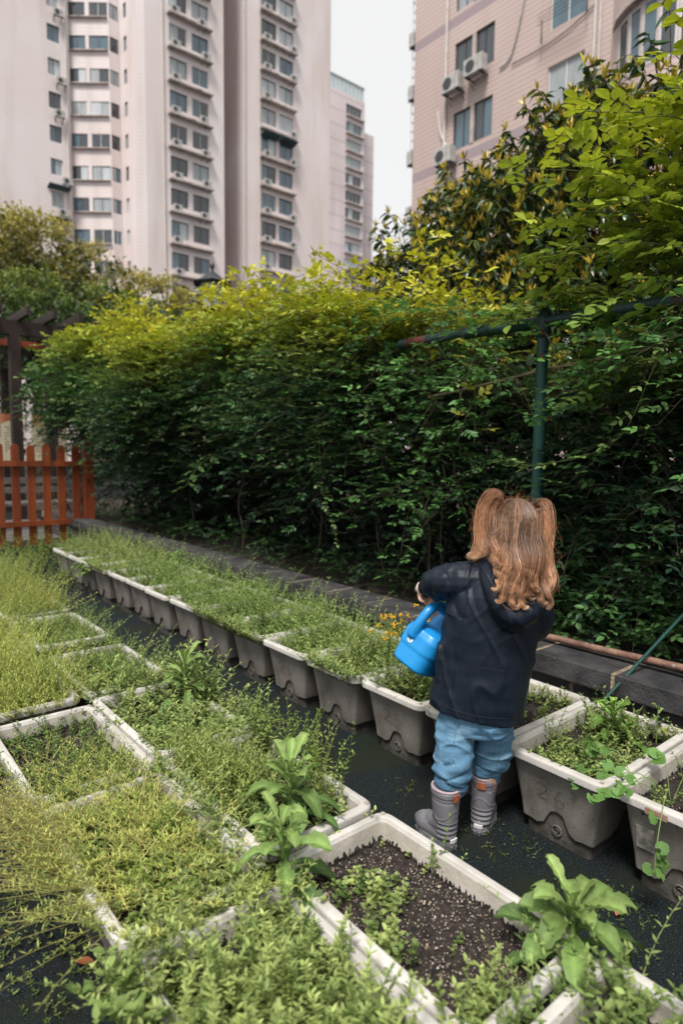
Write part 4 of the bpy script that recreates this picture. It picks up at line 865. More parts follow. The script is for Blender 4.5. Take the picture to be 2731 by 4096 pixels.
tree_at(4.4, 13.8, 4.6, [(-1.6, 0, 4.0, .75), (-.6, 0, 4.1, .75), (.4, 0, 4.05, .8), (1.3, 0, 3.8, .8), (0, .3, 3.3, .9), (1.8, .4, 3.2, .8)], GLA, GLB, GLY, 'mid-green leafy tree spreading over the pergola roof', .085, 1100, 'small_tree')
# shrubs seen between the posts
def shrub(x, y, z, r, cA, cB, label, n=2600, leaf=.09):
    root = empty('garden_shrub', (x, y, 0), label=label, cat='shrub', group='shrubs behind the picket fence'); g = G()
    d = nrm(rng.normal(0, 1, (n, 3))) * rng.uniform(.5, 1.05, (n, 1)); P = d * np.array(r) * (1 + .18 * np.sin(d[:, :1] * 9 + d[:, 2:3] * 7)) + [0, 0, z]
    g.leaves(P, rng.normal(0, 1, (n, 3)), np.array([0, 0, .6]) + rng.normal(0, .7, (n, 3)), leaf, leaf * .45, np.where(rng.random((n, 1)) < .35, cB, cA) * rng.uniform(.6, 1.3, (n, 1)), 3); g.build('foliage', mLeaf, root)
    b = G(); b.tubes([[0, 0, 0], [.05, 0, z * .5], [0, 0, z]], .03, (1, 1, 1), 6); b.build('stem', mBark, root)
shrub(2.7, 15.2, 1.6, (1.6, .8, 1.5), np.array([.04, .06, .03]), OY * .9, 'yellow-tipped shrub seen between the pergola posts')
shrub(4.7, 14.6, 1.5, (1.3, .8, 1.5), np.array([.025, .05, .03]), np.array([.12, .15, .05]), 'dark shrub to the right of the pergola post')
shrub(.9, 15.6, 1.6, (1.4, .8, 1.6), np.array([.04, .06, .03]), OY * .7, 'shrub at the far left beyond the pergola')
shrub(6.6, 13.5, 1.7, (1.6, .9, 1.7), np.array([.03, .05, .025]), np.array([.10, .14, .04]), 'dark shrub behind the far end of the hedge')
shrub(2.9, 9.2, .55, (.5, .45, .5), np.array([.05, .05, .03]), np.array([.16, .10, .05]), 'small brownish shrub at the foot of the fence post', 700, .05)
#__PART3__
# ------------------------------------------------------------------ apartment towers
def facade(wall, P, Q, z0, z1, cols, rows, depth=.22, m=0):
    """wall between plan points P and Q with real openings; cols along the wall, rows = (bottom, top); returns the opening frames"""
    P, Q = np.array(P, float), np.array(Q, float); L = np.linalg.norm(Q - P); t = (Q - P) / L; nn = np.array([t[1], -t[0]])
    if nn @ (P + Q) > 0: nn = -nn
    def pt(s_, z, off=0): q = P + t * s_ + nn * off; return [q[0], q[1], z]
    ss = sorted({0, L, *[c for cc in cols for c in cc]}); rows = sorted(rows)
    def quad(a, b, c, d): wall.add([a, b, c, d], [[0, 1, 2, 3]], (1, 1, 1), m)
    outs = []
    for a, b in zip(ss[:-1], ss[1:]):
        if any(abs(a - c0) < 1e-6 for c0, c1 in cols):
            z = z0
            for zb, zt in rows:
                quad(pt(a, z), pt(b, z), pt(b, zb), pt(a, zb)); z = zt
                quad(pt(a, zb), pt(b, zb), pt(b, zb, -depth), pt(a, zb, -depth)); quad(pt(a, zt), pt(b, zt), pt(b, zt, -depth), pt(a, zt, -depth))
                quad(pt(a, zb), pt(a, zt), pt(a, zt, -depth), pt(a, zb, -depth)); quad(pt(b, zb), pt(b, zt), pt(b, zt, -depth), pt(b, zb, -depth))
                outs.append((P + t * (a + b) / 2 - nn * (depth - .06), math.atan2(t[1], t[0]), nn, b - a, zb, zt))
            quad(pt(a, z), pt(b, z), pt(b, z1), pt(a, z1))
        else: quad(pt(a, z0), pt(b, z0), pt(b, z1), pt(a, z1))
    return outs
WCACHE = {}
def window(root, o, white=None, bars=None, org=(0, 0)):
    c, a, nn, w_, zb, zt = o; h = zt - zb; white = (rng.random() < .25) if white is None else white; nb = bars or (2 if w_ < 1.9 else 3)
    if nn @ np.array([-math.sin(a), math.cos(a)]) > 0: a += math.pi       # local -y looks outwards
    key = (round(w_, 1), round(h, 1), nb)
    if key not in WCACHE:
        g = G(); f = .05
        for x in (-w_ / 2 + f / 2, w_ / 2 - f / 2): g.box((x, 0, h / 2), (f / 2, .03, h / 2))
        for z in (f / 2, h - f / 2): g.box((0, -.002, z), (w_ / 2 - f, .028, f / 2))
        for k in range(1, nb): g.box((-w_ / 2 + w_ * k / nb, -.001, h / 2), (f * .45, .026, h / 2 - f))
        me = g.mesh('window_mesh'); me.materials.append(mFrameD)
        panes = []
        g2 = G(); g2.box((0, .012, h / 2), (w_ / 2 - f * .8, .006, h / 2 - f * .8)); mp_ = g2.mesh('pane_mesh'); mp_.materials.append(mG[0])
        g3 = G(); k = rng.integers(0, nb); g3.box((-w_ / 2 + w_ * (k + .5) / nb, -.004, h / 2), (w_ / nb / 2 - f * .5, .006, h / 2 - f)); mc = g3.mesh('sash_mesh'); mc.materials.append(mG[1])
        WCACHE[key] = (me, mp_, mc)
    me, mp_, mc = WCACHE[key]
    wo = bpy.data.objects.new('window', me); COL.objects.link(wo); wo.parent = root; wo.location = (c[0] - org[0], c[1] - org[1], zb); wo.rotation_euler = (0, 0, a)
    wo.material_slots[0].link = 'OBJECT'; wo.material_slots[0].material = mFrameW if white else mFrameD
    r = rng.random(); mt = mG[0] if r < .38 else (mG[2] if r < .62 else (mG[1] if r < .85 else mG[3]))
    po = bpy.data.objects.new('pane', mp_); COL.objects.link(po); po.parent = wo; po.material_slots[0].link = 'OBJECT'; po.material_slots[0].material = mt
    if rng.random() < .5:
        so = bpy.data.objects.new('sash', mc); COL.objects.link(so); so.parent = wo; so.material_slots[0].link = 'OBJECT'; so.material_slots[0].material = mG[rng.integers(0, 4)]
    return wo
ACM = []
def ac_unit(root, x, y, z, a, sc_=1.0, org=(0, 0)):
    if not ACM:
        g = G(); g.box((0, 0, .28), (.41, .15, .28)); me = g.mesh('ac_mesh'); me.materials.append(mAC)
        g = G(); g.loft([ring((0, 0, z_), .20, .20, 18) for z_ in (0, .012)]); me2 = g.mesh('fan_mesh'); me2.materials.append(mACf)
        g = G()
        g.box((0, .12, -.03), (.02, .32, .02)); g.box((0, .38, -.204), (.02, .02, .15)); g.tubes([[0, -.1, -.04], [0, .38, -.3]], .014, (1, 1, 1), 4)
        me3 = g.mesh('bracket_mesh'); me3.materials.append(mACf); ACM.extend([me, me2, me3])
    o = bpy.data.objects.new('air_conditioner', ACM[0]); COL.objects.link(o); o.parent = root; o.location = (x - org[0], y - org[1], z); o.rotation_euler = (0, 0, a); o.scale = (sc_,) * 3
    f = bpy.data.objects.new('fan_grille', ACM[1]); COL.objects.link(f); f.parent = o; f.location = (-.13, -.152, .28); f.rotation_euler = (R(90), 0, 0)
    for sx in (-.3, .3): b = bpy.data.objects.new('bracket', ACM[2]); COL.objects.link(b); b.parent = o; b.location = (sx, 0, 0)
    return o
def plainwall(g, P, Q, z0, z1): g.add([[*P, z0], [*Q, z0], [*Q, z1], [*P, z1]], [[0, 1, 2, 3]], (1, 1, 1))
def poly_roof(g, pts, z):
    c = np.mean(pts, 0); n = len(pts); g.add([[*p, z] for p in pts] + [[*c, z]], [[i, (i + 1) % n, n, n] for i in range(n)], (1, 1, 1))
H1 = 58
bl = empty('apartment_tower', (20, 60, 0), label='tall pink-tiled apartment tower with stepped bay windows at the left', cat='apartment building'); O1 = (20, 60)
wall = G(); wins = []
rows = [(37.18 - 1.35 + 2.73 * k, 37.18 + 2.73 * k) for k in range(-12, 7)]
o_ = facade(wall, (-8, 60.3), (18.9, 60.3), 0, H1, [(8 + 17.15, 8 + 18.15)], rows); wins += [(q, None) for q in o_]
rowsb = [(37.13 - 1.22 + 2.72 * k, 37.13 + 2.72 * k) for k in range(-12, 7)]
B1 = np.array([18.9, 60.9]); d45 = np.array([.768, -.64]); B2 = B1 + d45 * 3.75; B0 = B1 - np.array([.1, -1.6])
plainwall(wall, (18.9, 60.3), (18.9, 60.9), 0, H1)
o_ = facade(wall, B1, B2, 0, H1, [(.25, 1.68), (2.0, 3.68)], rowsb, .12); wins += [(q, None) for q in o_]
B3 = B2 + np.array([.95, .12]); o_ = facade(wall, B2, B3, 0, H1, [(.06, .86)], rowsb, .12); wins += [(q, None) for q in o_]
plainwall(wall, B3, (B3[0], B3[1] + .25), 0, H1); R0 = np.array([B3[0], B3[1] + .25]); R1 = np.array([23.0, 56.2])
o_ = facade(wall, R0, R1, 0, H1, [(.95, 1.5)], [(a + .0, b) for a, b in rowsb], .2); wins += [(q, None) for q in o_]
R2 = np.array([23.9, 55.9])
plainwall(wall, R1, R2, 0, H1)
rows1 = [(38.82 - 1.5 + 2.8 * k, 38.82 + 2.8 * k) for k in range(-12, 7)]
o_ = facade(wall, R2, (31.6, 55.9), 0, H1, [(2.25, 3.95), (4.45, 6.1)], rows1); wins += [(q, None) for q in o_]
plainwall(wall, (31.6, 55.9), (31.6, 62), 0, H1); plainwall(wall, (31.6, 62), (34.4, 62), 0, H1); plainwall(wall, (-8, 60.3), (-8, 72), 0, H1); plainwall(wall, (-8, 72), (34.4, 72), 0, H1)
poly_roof(wall, [(-8, 60.3), (18.9, 60.3), tuple(B2), tuple(R1), (31.6, 55.9), (34.4, 62), (34.4, 72), (-8, 72)], H1)
wo = wall.build('wall', mWallL, bl); wo.location = (-O1[0], -O1[1], 0)
for q, wh in wins:
    if 12 < q[4] < 50: window(bl, q, wh, org=O1)
for k, (a, b) in enumerate(rows1):
    if not 12 < a < 50: continue
    g = G(); g.box((28.1 - O1[0], 55.9 - .28 - O1[1], a - .62), (2.15, .28, .07)); g.build('ledge', mTrim, bl)
    ac_unit(bl, 26.7 + rng.uniform(-.1, .1), 55.55, a - .53, 0, org=O1)
    if rng.random() < .9: ac_unit(bl, 29.7 + rng.uniform(-.5, .2), 55.5, a - .53 - (.1 if k % 2 else 0), 0, org=O1)
    if k % 3: ac_unit(bl, 18.2 + rng.uniform(-.3, .3), 59.9, rows[k][0] - .75, 0, org=O1)
    s_ = B1 + d45 * 1.9 + np.array([-.64, -.768]) * .12
    g = G(); g.box((s_[0] - O1[0], s_[1] - O1[1], rowsb[k][0] - .05), (1.75, .12, .04), R3=rotz(math.atan2(-.64, .768))); g.build('sill', mTrim, bl)
for (x, y) in ((18.62, 60.2), (25.5, 55.82), (B3[0] + .05, B3[1] + .1)):
    g = G(); g.tubes([[x - O1[0], y - O1[1], 0], [x - O1[0], y - O1[1], 30], [x - O1[0], y - O1[1], H1 - 1]], .075, (1, 1, 1), 8); g.build('drain_pipe', mPipeW, bl)
for (k) in (-5, -6):
    a = rows[12 + k][1] if False else 37.18 + 2.73 * k + .25
    g = G(); g.box((17.7 - O1[0], 59.95 - O1[1], a), (.9, .4, .03), R3=[[1, 0, 0], [0, 1, .25], [0, -.25, 1]]); g.build('awning', mAwn, bl)
# tower wing to its right
b2 = empty('apartment_tower', (40, 60, 0), label='pink apartment tower wing with two window columns, second from the left', cat='apartment building'); O2 = (40, 60)
wall = G(); wins = []
rows2 = [(38.5 - 1.55 + 2.77 * k, 38.5 + 2.77 * k) for k in range(-12, 7)]
o_ = facade(wall, (34.4, 57), (45.3, 57), 0, H1, [(2.1, 3.85), (4.25, 5.95)], rows2); wins += o_
plainwall(wall, (34.4, 57), (34.4, 70), 0, H1); plainwall(wall, (45.3, 57), (45.3, 70), 0, H1); plainwall(wall, (34.4, 70), (45.3, 70), 0, H1); poly_roof(wall, [(34.4, 57), (45.3, 57), (45.3, 70), (34.4, 70)], H1)
wo = wall.build('wall', mWallL, b2); wo.location = (-O2[0], -O2[1], 0)
for q in wins:
    if 12 < q[4] < 50: window(b2, q, None, org=O2)
for k, (a, b) in enumerate(rows2):
    if not 12 < a < 50: continue
    g = G(); g.box((38.4 - O2[0], 57 - .28 - O2[1], a - .62), (2.15, .28, .07)); g.build('ledge', mTrim, b2)
    if rng.random() < .8: ac_unit(b2, 37.0, 56.6, a - .53, 0, org=O2)
    if rng.random() < .8: ac_unit(b2, 40.2, 56.6, a - .53, 0, org=O2)
g = G(); a = 38.5 - 2.77 * 2 + .1
for i in range(2): g.box((37.4 + i * 2.1 - 40, 56.6 - 60, a), (1.0, .45, .04), R3=[[1, 0, 0], [0, 1, .3], [0, -.3, 1]])
g.build('awning', mAwn, b2)
for x in (36.2, 34.5):
    g = G(); g.tubes([[x - 40, -3.1, 0], [x - 40, -3.1, 30], [x - 40, -3.1, H1 - 1]], .07, (1, 1, 1), 8); g.build('drain_pipe', mPipeW, b2)
# far tower
b3 = empty('apartment_tower', (85, 105, 0), label='distant pale tower with a glazed roof, between the two pink buildings', cat='apartment building'); O3 = (85, 105)
wall = G(); rows3 = [(68.9 - 1.9 + 3.25 * -k, 68.9 + 3.25 * -k) for k in range(0, 17)]
o_ = facade(wall, (79.0, 100), (88.3, 100), 0, 70.6, [(4.5, 8.6)], rows3, .3); wins = o_
plainwall(wall, (79, 100), (79, 112), 0, 70.6); plainwall(wall, (88.3, 100), (88.3, 103), 0, 70.6); plainwall(wall, (88.3, 103), (93.6, 103), 0, 66.8); plainwall(wall, (93.6, 103), (93.6, 112), 0, 66.8); plainwall(wall, (79, 112), (93.6, 112), 0, 66); plainwall(wall, (88.3, 103), (88.3, 112), 60, 70.6)
poly_roof(wall, [(79, 100), (88.3, 100), (88.3, 112), (79, 112)], 70.6); poly_roof(wall, [(88.3, 103), (93.6, 103), (93.6, 112), (88.3, 112)], 66.8)
wo = wall.build('wall', mWallT, b3); wo.location = (-85, -105, 0)
g = G(); g.box((83.65 - 85, 105.8 - 105, 71.9), (4.5, 5.6, 1.25)); g.build('roof_glazing', M('roof_glazing', (.42, .50, .54), (.52, .60, .63), 2, .2), b3)
g = G()
for i in range(10): g.box((79.1 + i * 1.0 - 85, -4.85, 71.9), (.06, .05, 1.25))
g.box((83.6 - 85, -4.9, 73.2), (4.7, .1, .08)); g.build('roof_frame', mFrameW, b3)
for q in wins: window(b3, q, True, 4, org=O3); 
for q in wins:
    g = G(); g.box((85.7 - 85, 99.75 - 105, q[4] - .35), (2.3, .3, .12)); g.build('ledge', mTrim, b3)
# near pink building on the right (its facade runs along the planter rows)
b4 = empty('apartment_building', (24, 15, 0), label='near pink-tiled apartment building with air conditioners at the upper right', cat='apartment building'); O4 = (24, 15)
wall = G(); FX = 23.0
rowsA = [(19.4 - 1.62 + 2.95 * k, 19.4 + 2.95 * k) for k in range(-4, 4)]; rowsB = [(16.35 - 1.7 + 3.05 * k, 16.35 + 3.05 * k) for k in range(-3, 3)]
def fx(y0, y1, cols, rows): return facade(wall, (FX, y0), (FX, y1), 0, 32, [(y0 - b, y0 - a) for a, b in cols], rows, .16)
wA = fx(22.5, 16.5, [(17.85, 20.0)], rowsA); wB = fx(16.5, 13.2, [(13.65, 15.2)], rowsB)
plainwall(wall, (FX, 13.2), (FX, 12.6), 0, 32); plainwall(wall, (FX, 22.5), (FX + 10, 22.5), 0, 32); plainwall(wall, (FX, 6), (FX + 10, 6), 0, 32); plainwall(wall, (FX + 10, 6), (FX + 10, 22.5), 0, 32); poly_roof(wall, [(FX, 22.5), (FX + 10, 22.5), (FX + 10, 6), (FX, 6)], 32)
rowsC = [(16.3 - 2.0 + 3.0 * k, 16.3 + 3.0 * k) for k in range(-3, 4)]; bow = [(FX, 12.6)] + [(FX - .9 * math.sin(t), 12.6 - 3.6 * (t / math.pi) - .0) for t in np.linspace(.35, math.pi - .35, 6)] + [(FX, 9.0)]
wC = []
for i in range(len(bow) - 1):
    P_, Q_ = bow[i], bow[i + 1]; L_ = math.dist(P_, Q_)
    wC += facade(wall, P_, Q_, 0, 32, [(.04, L_ - .04)], rowsC, .1) if 0 < i < 6 else (plainwall(wall, P_, Q_, 0, 32) or [])
plainwall(wall, (FX, 9.0), (FX, 6), 0, 32)
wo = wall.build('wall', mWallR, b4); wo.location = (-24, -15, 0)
for q in wA: window(b4, q, False, 4, org=O4)
for q in wB: window(b4, q, True, 2, org=O4)
for q in wC: window(b4, q, True, 1, org=O4)
for k in range(-3, 4):
    g = G(); pts = np.array([(x - 24 - (.25 if 0 < i < 7 else 0), y - 15) for i, (x, y) in enumerate(bow)]); z = 16.3 + 3.0 * k + .12
    g.loft([np.column_stack([pts, np.full(8, z)]), np.column_stack([pts, np.full(8, z + .12)])]); g.build('canopy', mTrim, b4)
PIER = rowsA[3:6]
for (zb, zt) in rowsA:
    g = G(); g.box((FX - 24 + .02, 18.92 - 15, (zb + zt) / 2), (.05, .09, (zt - zb) / 2 - .003)); g.build('window_pier', mTrim, b4)
for (y, z) in ((19.75, 17.15), (18.5, 17.35), (20.1, 14.2), (18.6, 11.4)): ac_unit(b4, FX - .42, y, z, -math.pi / 2, 1.2, org=O4)
for (y, r) in ((20.45, .06), (13.25, .055), (13.05, .04)):
    g = G(); g.tubes([[FX - 24 - .08, y - 15, 0], [FX - 24 - .08, y - 15, 16], [FX - 24 - .08, y - 15, 32]], r, (1, 1, 1), 8); g.build('drain_pipe', mPipeW, b4)
def cable(pts, r, mt):
    g = G(); g.tubes(interp_path([(FX - 24 - .06, y - 15, z) for y, z in pts], 24), r, (1, 1, 1), 6); g.build('cable', mt, b4)
cable([(20.9, 16.9), (20.7, 15.9), (20.35, 15.2)], .05, mPipeW); cable([(17.5, 17.3), (17.0, 17.5), (16.6, 18.6), (16.2, 20.4)], .035, mAC); cable([(16.9, 17.2), (15.8, 17.2), (14.6, 17.3), (13.3, 17.7)], .02, mACf)
for (y, z0) in ((15.4, 17.75), (13.5, 18.0)):
    g = G(); g.tubes([[FX - 24 - .25, y - 15, z0 + .35], [FX - 24 - .25, y - 15, z0 - .5]], .03, (1, 1, 1), 4); g.build('bracket', mACf, b4)
g = G()
for k in range(4): g.tubes([[FX - 24 - .55, 15.4 - 15, 17.75 + k * .14], [FX - 24 - .55, 13.3 - 15, 17.75 + k * .14]], .012, (1, 1, 1), 4)
g.build('window_rack', mACf, b4)
for k, z in enumerate((12.6, 15.2, 18.2, 20.6, 23.0, 25.5)):      # cages and units poking out beyond the far corner
    ac_unit(b4, FX + .5, 22.8, z, math.pi, 1.1, org=O4)
g = G()
for k in range(26):
    z = 16 + k * .42; g.tubes([[FX - 24 + .3, 22.55 - 15, z], [FX - 24 + .3, 22.95 - 15, z], [FX - 24 + 1.4, 22.95 - 15, z]], .02, (1, 1, 1), 4)
for x in (.3, .8, 1.4): g.tubes([[FX - 24 + x, 22.95 - 15, 16], [FX - 24 + x, 22.95 - 15, 27]], .02, (1, 1, 1), 4)
g.build('balcony_cage', mAC, b4)

# ------------------------------------------------------------------ child
child = empty('person', (1.56, 1.26, 0), label='small child in navy hooded jacket, jeans and grey boots, seen from behind, holding can', cat='person')
FD = np.array([.778, .628]); RT = np.array([.628, -.778])
def CW(l, d, z): return np.array([RT[0] * l + FD[0] * d, RT[1] * l + FD[1] * d, z])     # lateral, depth, height about the feet
def CWa(a): a = np.asarray(a, float); return np.stack([RT[0] * a[..., 0] + FD[0] * a[..., 1], RT[1] * a[..., 0] + FD[1] * a[..., 1], a[..., 2]], -1)
def lring(c, rl_, rd, n=28, p=2.2, tilt=(0, 0)):
    r = ring((0, 0, 0), rl_, rd, n, p); z = c[2] + r[:, 0] * tilt[0] + r[:, 1] * tilt[1]
    return np.stack([c[0] + r[:, 0], c[1] + r[:, 1], z], -1)
def capsule(g, pts, rad, n=14, m=28):
    """tapered round-ended tube through control points"""
    P = interp_path(pts, m); r = np.interp(np.linspace(0, 1, m), np.linspace(0, 1, len(rad)), rad)
    T = nrm(np.gradient(P, axis=0)); ref = np.array([0, 0, 1.]) if abs(T[:, 2]).mean() < .8 else np.array([0, 1., 0]); A_ = nrm(np.cross(T, ref)); B_ = np.cross(T, A_); a = np.arange(n) / n * 2 * np.pi
    rg = [P[i] + r[i] * (A_[i] * np.cos(a)[:, None] + B_[i] * np.sin(a)[:, None]) for i in range(m)]
    rg = [P[0] - T[0] * r[0] * .8 + .45 * (rg[0] - P[0])] + rg + [P[-1] + T[-1] * r[-1] * .8 + .45 * (rg[-1] - P[-1])]
    g.loft(rg)
def remesh(g, name, voxel, mats, parent, smooth=4, post=None, factor=.6):
    me = g.mesh(name + '_src'); o = bpy.data.objects.new('tmp', me); COL.objects.link(o)
    r = o.modifiers.new('r', 'REMESH'); r.mode = 'VOXEL'; r.voxel_size = voxel
    s = o.modifiers.new('s', 'SMOOTH'); s.factor = factor; s.iterations = smooth
    dg = bpy.context.evaluated_depsgraph_get(); ev = o.evaluated_get(dg); nm = bpy.data.meshes.new_from_object(ev)
    bpy.data.objects.remove(o); n = len(nm.vertices); co = np.empty(n * 3, np.float32); no = np.empty(n * 3, np.float32)
    nm.vertices.foreach_get('co', co); nm.vertices.foreach_get('normal', no); co = co.reshape(-1, 3).astype(float); no = no.reshape(-1, 3)
    if post: co = post(co, no)
    co = CWa(co); nm.vertices.foreach_set('co', co.astype(np.float32).ravel()); nm.polygons.foreach_set('use_smooth', np.ones(len(nm.polygons), bool)); nm.update()
    # orientation: CW frame keeps handedness flipped, so flip the faces
    out = bpy.data.objects.new(name, nm); COL.objects.link(out); nm.materials.clear(); nm.flip_normals()
    for m_ in mats: nm.materials.append(m_)
    out.parent = parent; return out
def fbm(v, s, st=(1, 1, 1), off=0): return noise.noise(Vector((v[0] * st[0] * s + off, v[1] * st[1] * s + off * 2, v[2] * st[2] * s - off)))
mSkin = M('skin', (.52, .30, .22), (.60, .37, .28), 12, .5); mJacket = M('navy_nylon', (.004, .0075, .016), (.007, .012, .024), 30, .5, .1, 350, spec=.3)
mDenim = M('denim', (.052, .130, .235), (.150, .290, .420), 13, .9, .3, 500, spec=.15, lo=.3, hi=.7, extra=[((.10, .22, .34), 420, .5, (1, 1, .4), .1), ((.22, .37, .50), 26, .55, (.5, .5, 1.6), .12), ((.035, .085, .15), 15, .60, (.6, .6, 1.8), .08)])
mSeam = M('denim_seam', (.05, .12, .20), (.24, .40, .52), 200, .85); mBoot = M('grey_rubber', (.15, .147, .165), (.21, .205, .225), 9, .48, .08, 200, spec=.4, extra=[((.38, .37, .38), 60, .70, (1, 1, 1), .05)])
mSole = M('boot_sole', (.10, .10, .11), (.17, .17, .18), 20, .6); mTab = M('pull_tab', (.28, .07, .03), (.36, .11, .05), 90, .7); mRefl = M('reflective_strip', (.62, .62, .64), (.72, .72, .74), 60, .3); mBlue = M('blue_plastic', (.008, .20, .52), (.014, .26, .62), 7, .33, .06, 60, spec=.5)
mCuff = M('pale_cuff', (.62, .50, .42), (.70, .58, .50), 60, .8, .4, 200); mLining = M('boot_lining', (.36, .27, .30), (.44, .34, .37), 60, .8)
# body: one continuous surface with head, neck, arms, hands and legs
g = G()
g.loft([lring((.15, .02 + .004, z), a, b, 20) for z, a, b in ((.905, .03, .04), (.93, .055, .065), (.965, .070, .082), (1.0, .076, .088), (1.04, .073, .086), (1.075, .056, .068), (1.098, .03, .04))])
capsule(g, [(.145, .02, .84), (.148, .02, .95)], [.032, .030])
capsule(g, [(.15, .10, .985), (.15, .114, .975)], [.012, .009]); capsule(g, [(.078, .02, .99), (.074, .015, .975)], [.012, .008]); capsule(g, [(.222, .02, .99), (.226, .015, .975)], [.012, .008])
capsule(g, [(.15, .085, .94), (.15, .092, .925)], [.026, .02])
g.loft([lring((c, 0.02, z), a, b, 20) for z, c, a, b in ((.42, .055, .07, .06), (.50, .06, .082, .068), (.60, .075, .078, .062), (.72, .10, .082, .064), (.80, .125, .088, .062), (.86, .14, .07, .05))])
capsule(g, [(.06, .02, .83), (-.02, .03, .825), (-.085, .055, .815), (-.138, .085, .795)], [.034, .030, .026, .0185])
capsule(g, [(.215, .03, .83), (.235, .05, .73), (.16, .14, .68), (.06, .19, .665)], [.034, .030, .026, .0185])
capsule(g, [(.02, 0, .44), (-.02, -.03, .24), (-.035, -.05, .09)], [.058, .042, .030]); capsule(g, [(.10, .02, .44), (.10, .04, .24), (.080, .05, .09)], [.058, .042, .030])
def hand(g, w_, dirv, up, curl, thumb):
    w_, dirv, up = np.array(w_, float), nrm(np.array(dirv, float)), nrm(np.array(up, float)); side = nrm(np.cross(dirv, up)); up = np.cross(side, dirv)
    for k in range(4):
        b0 = w_ + side * (k - 1.5) * .0105; capsule(g, [b0, b0 + dirv * .026], [.0085, .0085], 8, 6)
        L_ = (.024, .028, .026, .020)[k]; p0 = b0 + dirv * .028; p1 = p0 + dirv * L_ * .55 - up * L_ * .45 * curl; p2 = p1 - up * L_ * .6 * curl + dirv * L_ * .1 * (1 - curl); p3 = p2 - dirv * L_ * .4 * curl - up * L_ * .25
        capsule(g, [p0, p1, p2, p3], [.0062, .006, .0056, .005], 8, 10)
    t0 = w_ + side * thumb * .016 + dirv * .006; capsule(g, [t0, t0 + side * thumb * .012 + dirv * .010 - up * .006, t0 + side * thumb * .008 + dirv * .020 - up * .018], [.0075, .0068, .0056], 8, 10)
hand(g, (-.138, .09, .787), (.35, .35, -.85), (-.8, .3, .3), 1, -1)
hand(g, (.06, .19, .66), (-.9, .1, -.3), (.1, .6, .6), .9, 1)
body = remesh(g, 'body', .0032, [mSkin], child, 5)
for sx in (-1, 1):
    e = G(); e.loft([CWa(r) for r in sphere_rings((.15 + sx * .030, .094, 1.0), .011, 12, 8)]); e.build('eye', M('eye_white', (.75, .73, .7), rough=.2), child, True)
    e = G(); e.loft([CWa(r) for r in sphere_rings((.15 + sx * .030, .1025, 1.0), (.0052, .0035, .0052), 10, 6)]); e.build('iris', M('iris', (.06, .04, .03), rough=.1), child, True)
e = G(); capsule(e, [(.133, .1115, .951), (.15, .114, .949), (.167, .1115, .951)], [.0025, .0042, .0025]); e.v = [CWa(v) for v in e.v]; e.build('lips', M('lips', (.5, .16, .14), rough=.4), child, True)

# jacket
g = G()
J = [(.418, .051, .146, .112), (.421, .051, .1475, .113), (.445, .052, .147, .113), (.50, .060, .146, .112), (.57, .070, .146, .110), (.64, .079, .148, .108), (.70, .087, .148, .108), (.76, .094, .146, .104), (.81, .104, .138, .098), (.85, .116, .118, .085), (.88, .130, .090, .068), (.905, .142, .064, .055), (.915, .145, .045, .045)]
tl = -.14
g.loft([lring((c, .015, z + (tl * 0)), a, b, 30, 2.3, (tl * np.clip((.62 - z) / .18, 0, 1) * .9, -.05 * np.clip((.62 - z) / .18, 0, 1))) for z, c, a, b in J])
capsule(g, [(.10, .015, .838), (.04, .008, .842), (-.03, .02, .838), (-.085, .05, .822), (-.118, .070, .806)], [.058, .062, .062, .054, .036], 16, 24)
capsule(g, [(.185, .02, .84), (.222, .02, .76), (.215, .05, .70), (.15, .13, .675), (.09, .165, .67)], [.055, .056, .052, .046, .034], 16, 24)
# hood lying on the back, and collar
capsule(g, [(.075, .0, .905), (.078, -.065, .875), (.105, -.105, .815), (.145, -.120, .775), (.19, -.115, .79), (.218, -.07, .83), (.215, .0, .885)], [.024, .030, .034, .036, .034, .030, .024], 16, 34)
capsule(g, [(.10, -.045, .86), (.125, -.07, .80), (.15, -.08, .765), (.185, -.075, .79)], [.045, .052, .052, .05], 16, 20)
g.loft([lring((-.068, .0 + .01, z), a, b, 16) for z, a, b in ((.50, .012, .04), (.53, .017, .055), (.60, .016, .055), (.64, .008, .04))])
SA = [np.array(p) for p in ((.07, .012, .84), (-.03, .02, .838), (-.12, .07, .806))]
def jfold(co, no):
    out = co.copy()
    for i in range(len(co)):
        v = co[i]; l, d, z = v
        arm = max(0, min(1, (.02 - l) / .06)) if z > .74 else 0
        f = 0
        # drape folds falling from the shoulders, slanting across the back
        u = (l - .1) * 26 + (z - .7) * 9 + 1.5 * fbm(v, 6)
        f += .0050 * (1 - arm) * (abs(math.sin(u * .9 + 2.2 * fbm(v, 4, (1, 1, .5), 3))) ** .7 - .55) * min(1, max(.3, (z - .45) * 3))
        f += .007 * (1 - arm) * fbm(v, 8, (1, 1, .35), 7)
        f += .002 * (1 - arm) * fbm(v, 26, (.6, .6, 1.2), 1)
        vv = (l + .45 * z, d, z - .45 * l); vw = (l - .8 * z, d, z + .8 * l)
        f += .0045 * (1 - arm) * max(0, 1 - abs(fbm(vv, 7, (1.8, 1, .4), 17)) * 4.5) ** 2
        f += .0018 * (1 - arm) * max(0, 1 - abs(fbm(vw, 6, (1.6, 1, .5), 31)) * 4.5) ** 2 * min(1, max(0, (z - .5) * 4))
        if arm:
            w_ = (l * 95 + d * 55 + z * 30 + 3.0 * fbm(v, 11, (1, 1, 1), 5))
            f += arm * (.0075 * (abs(math.sin(w_ * .5)) ** .6 - .6) + .008 * fbm(v, 26, (1.5, 1, .7), 2))
        if z < .47: f += .003 * math.sin((z - .425) * 0) 
        out[i] = v + no[i] * f
    return out
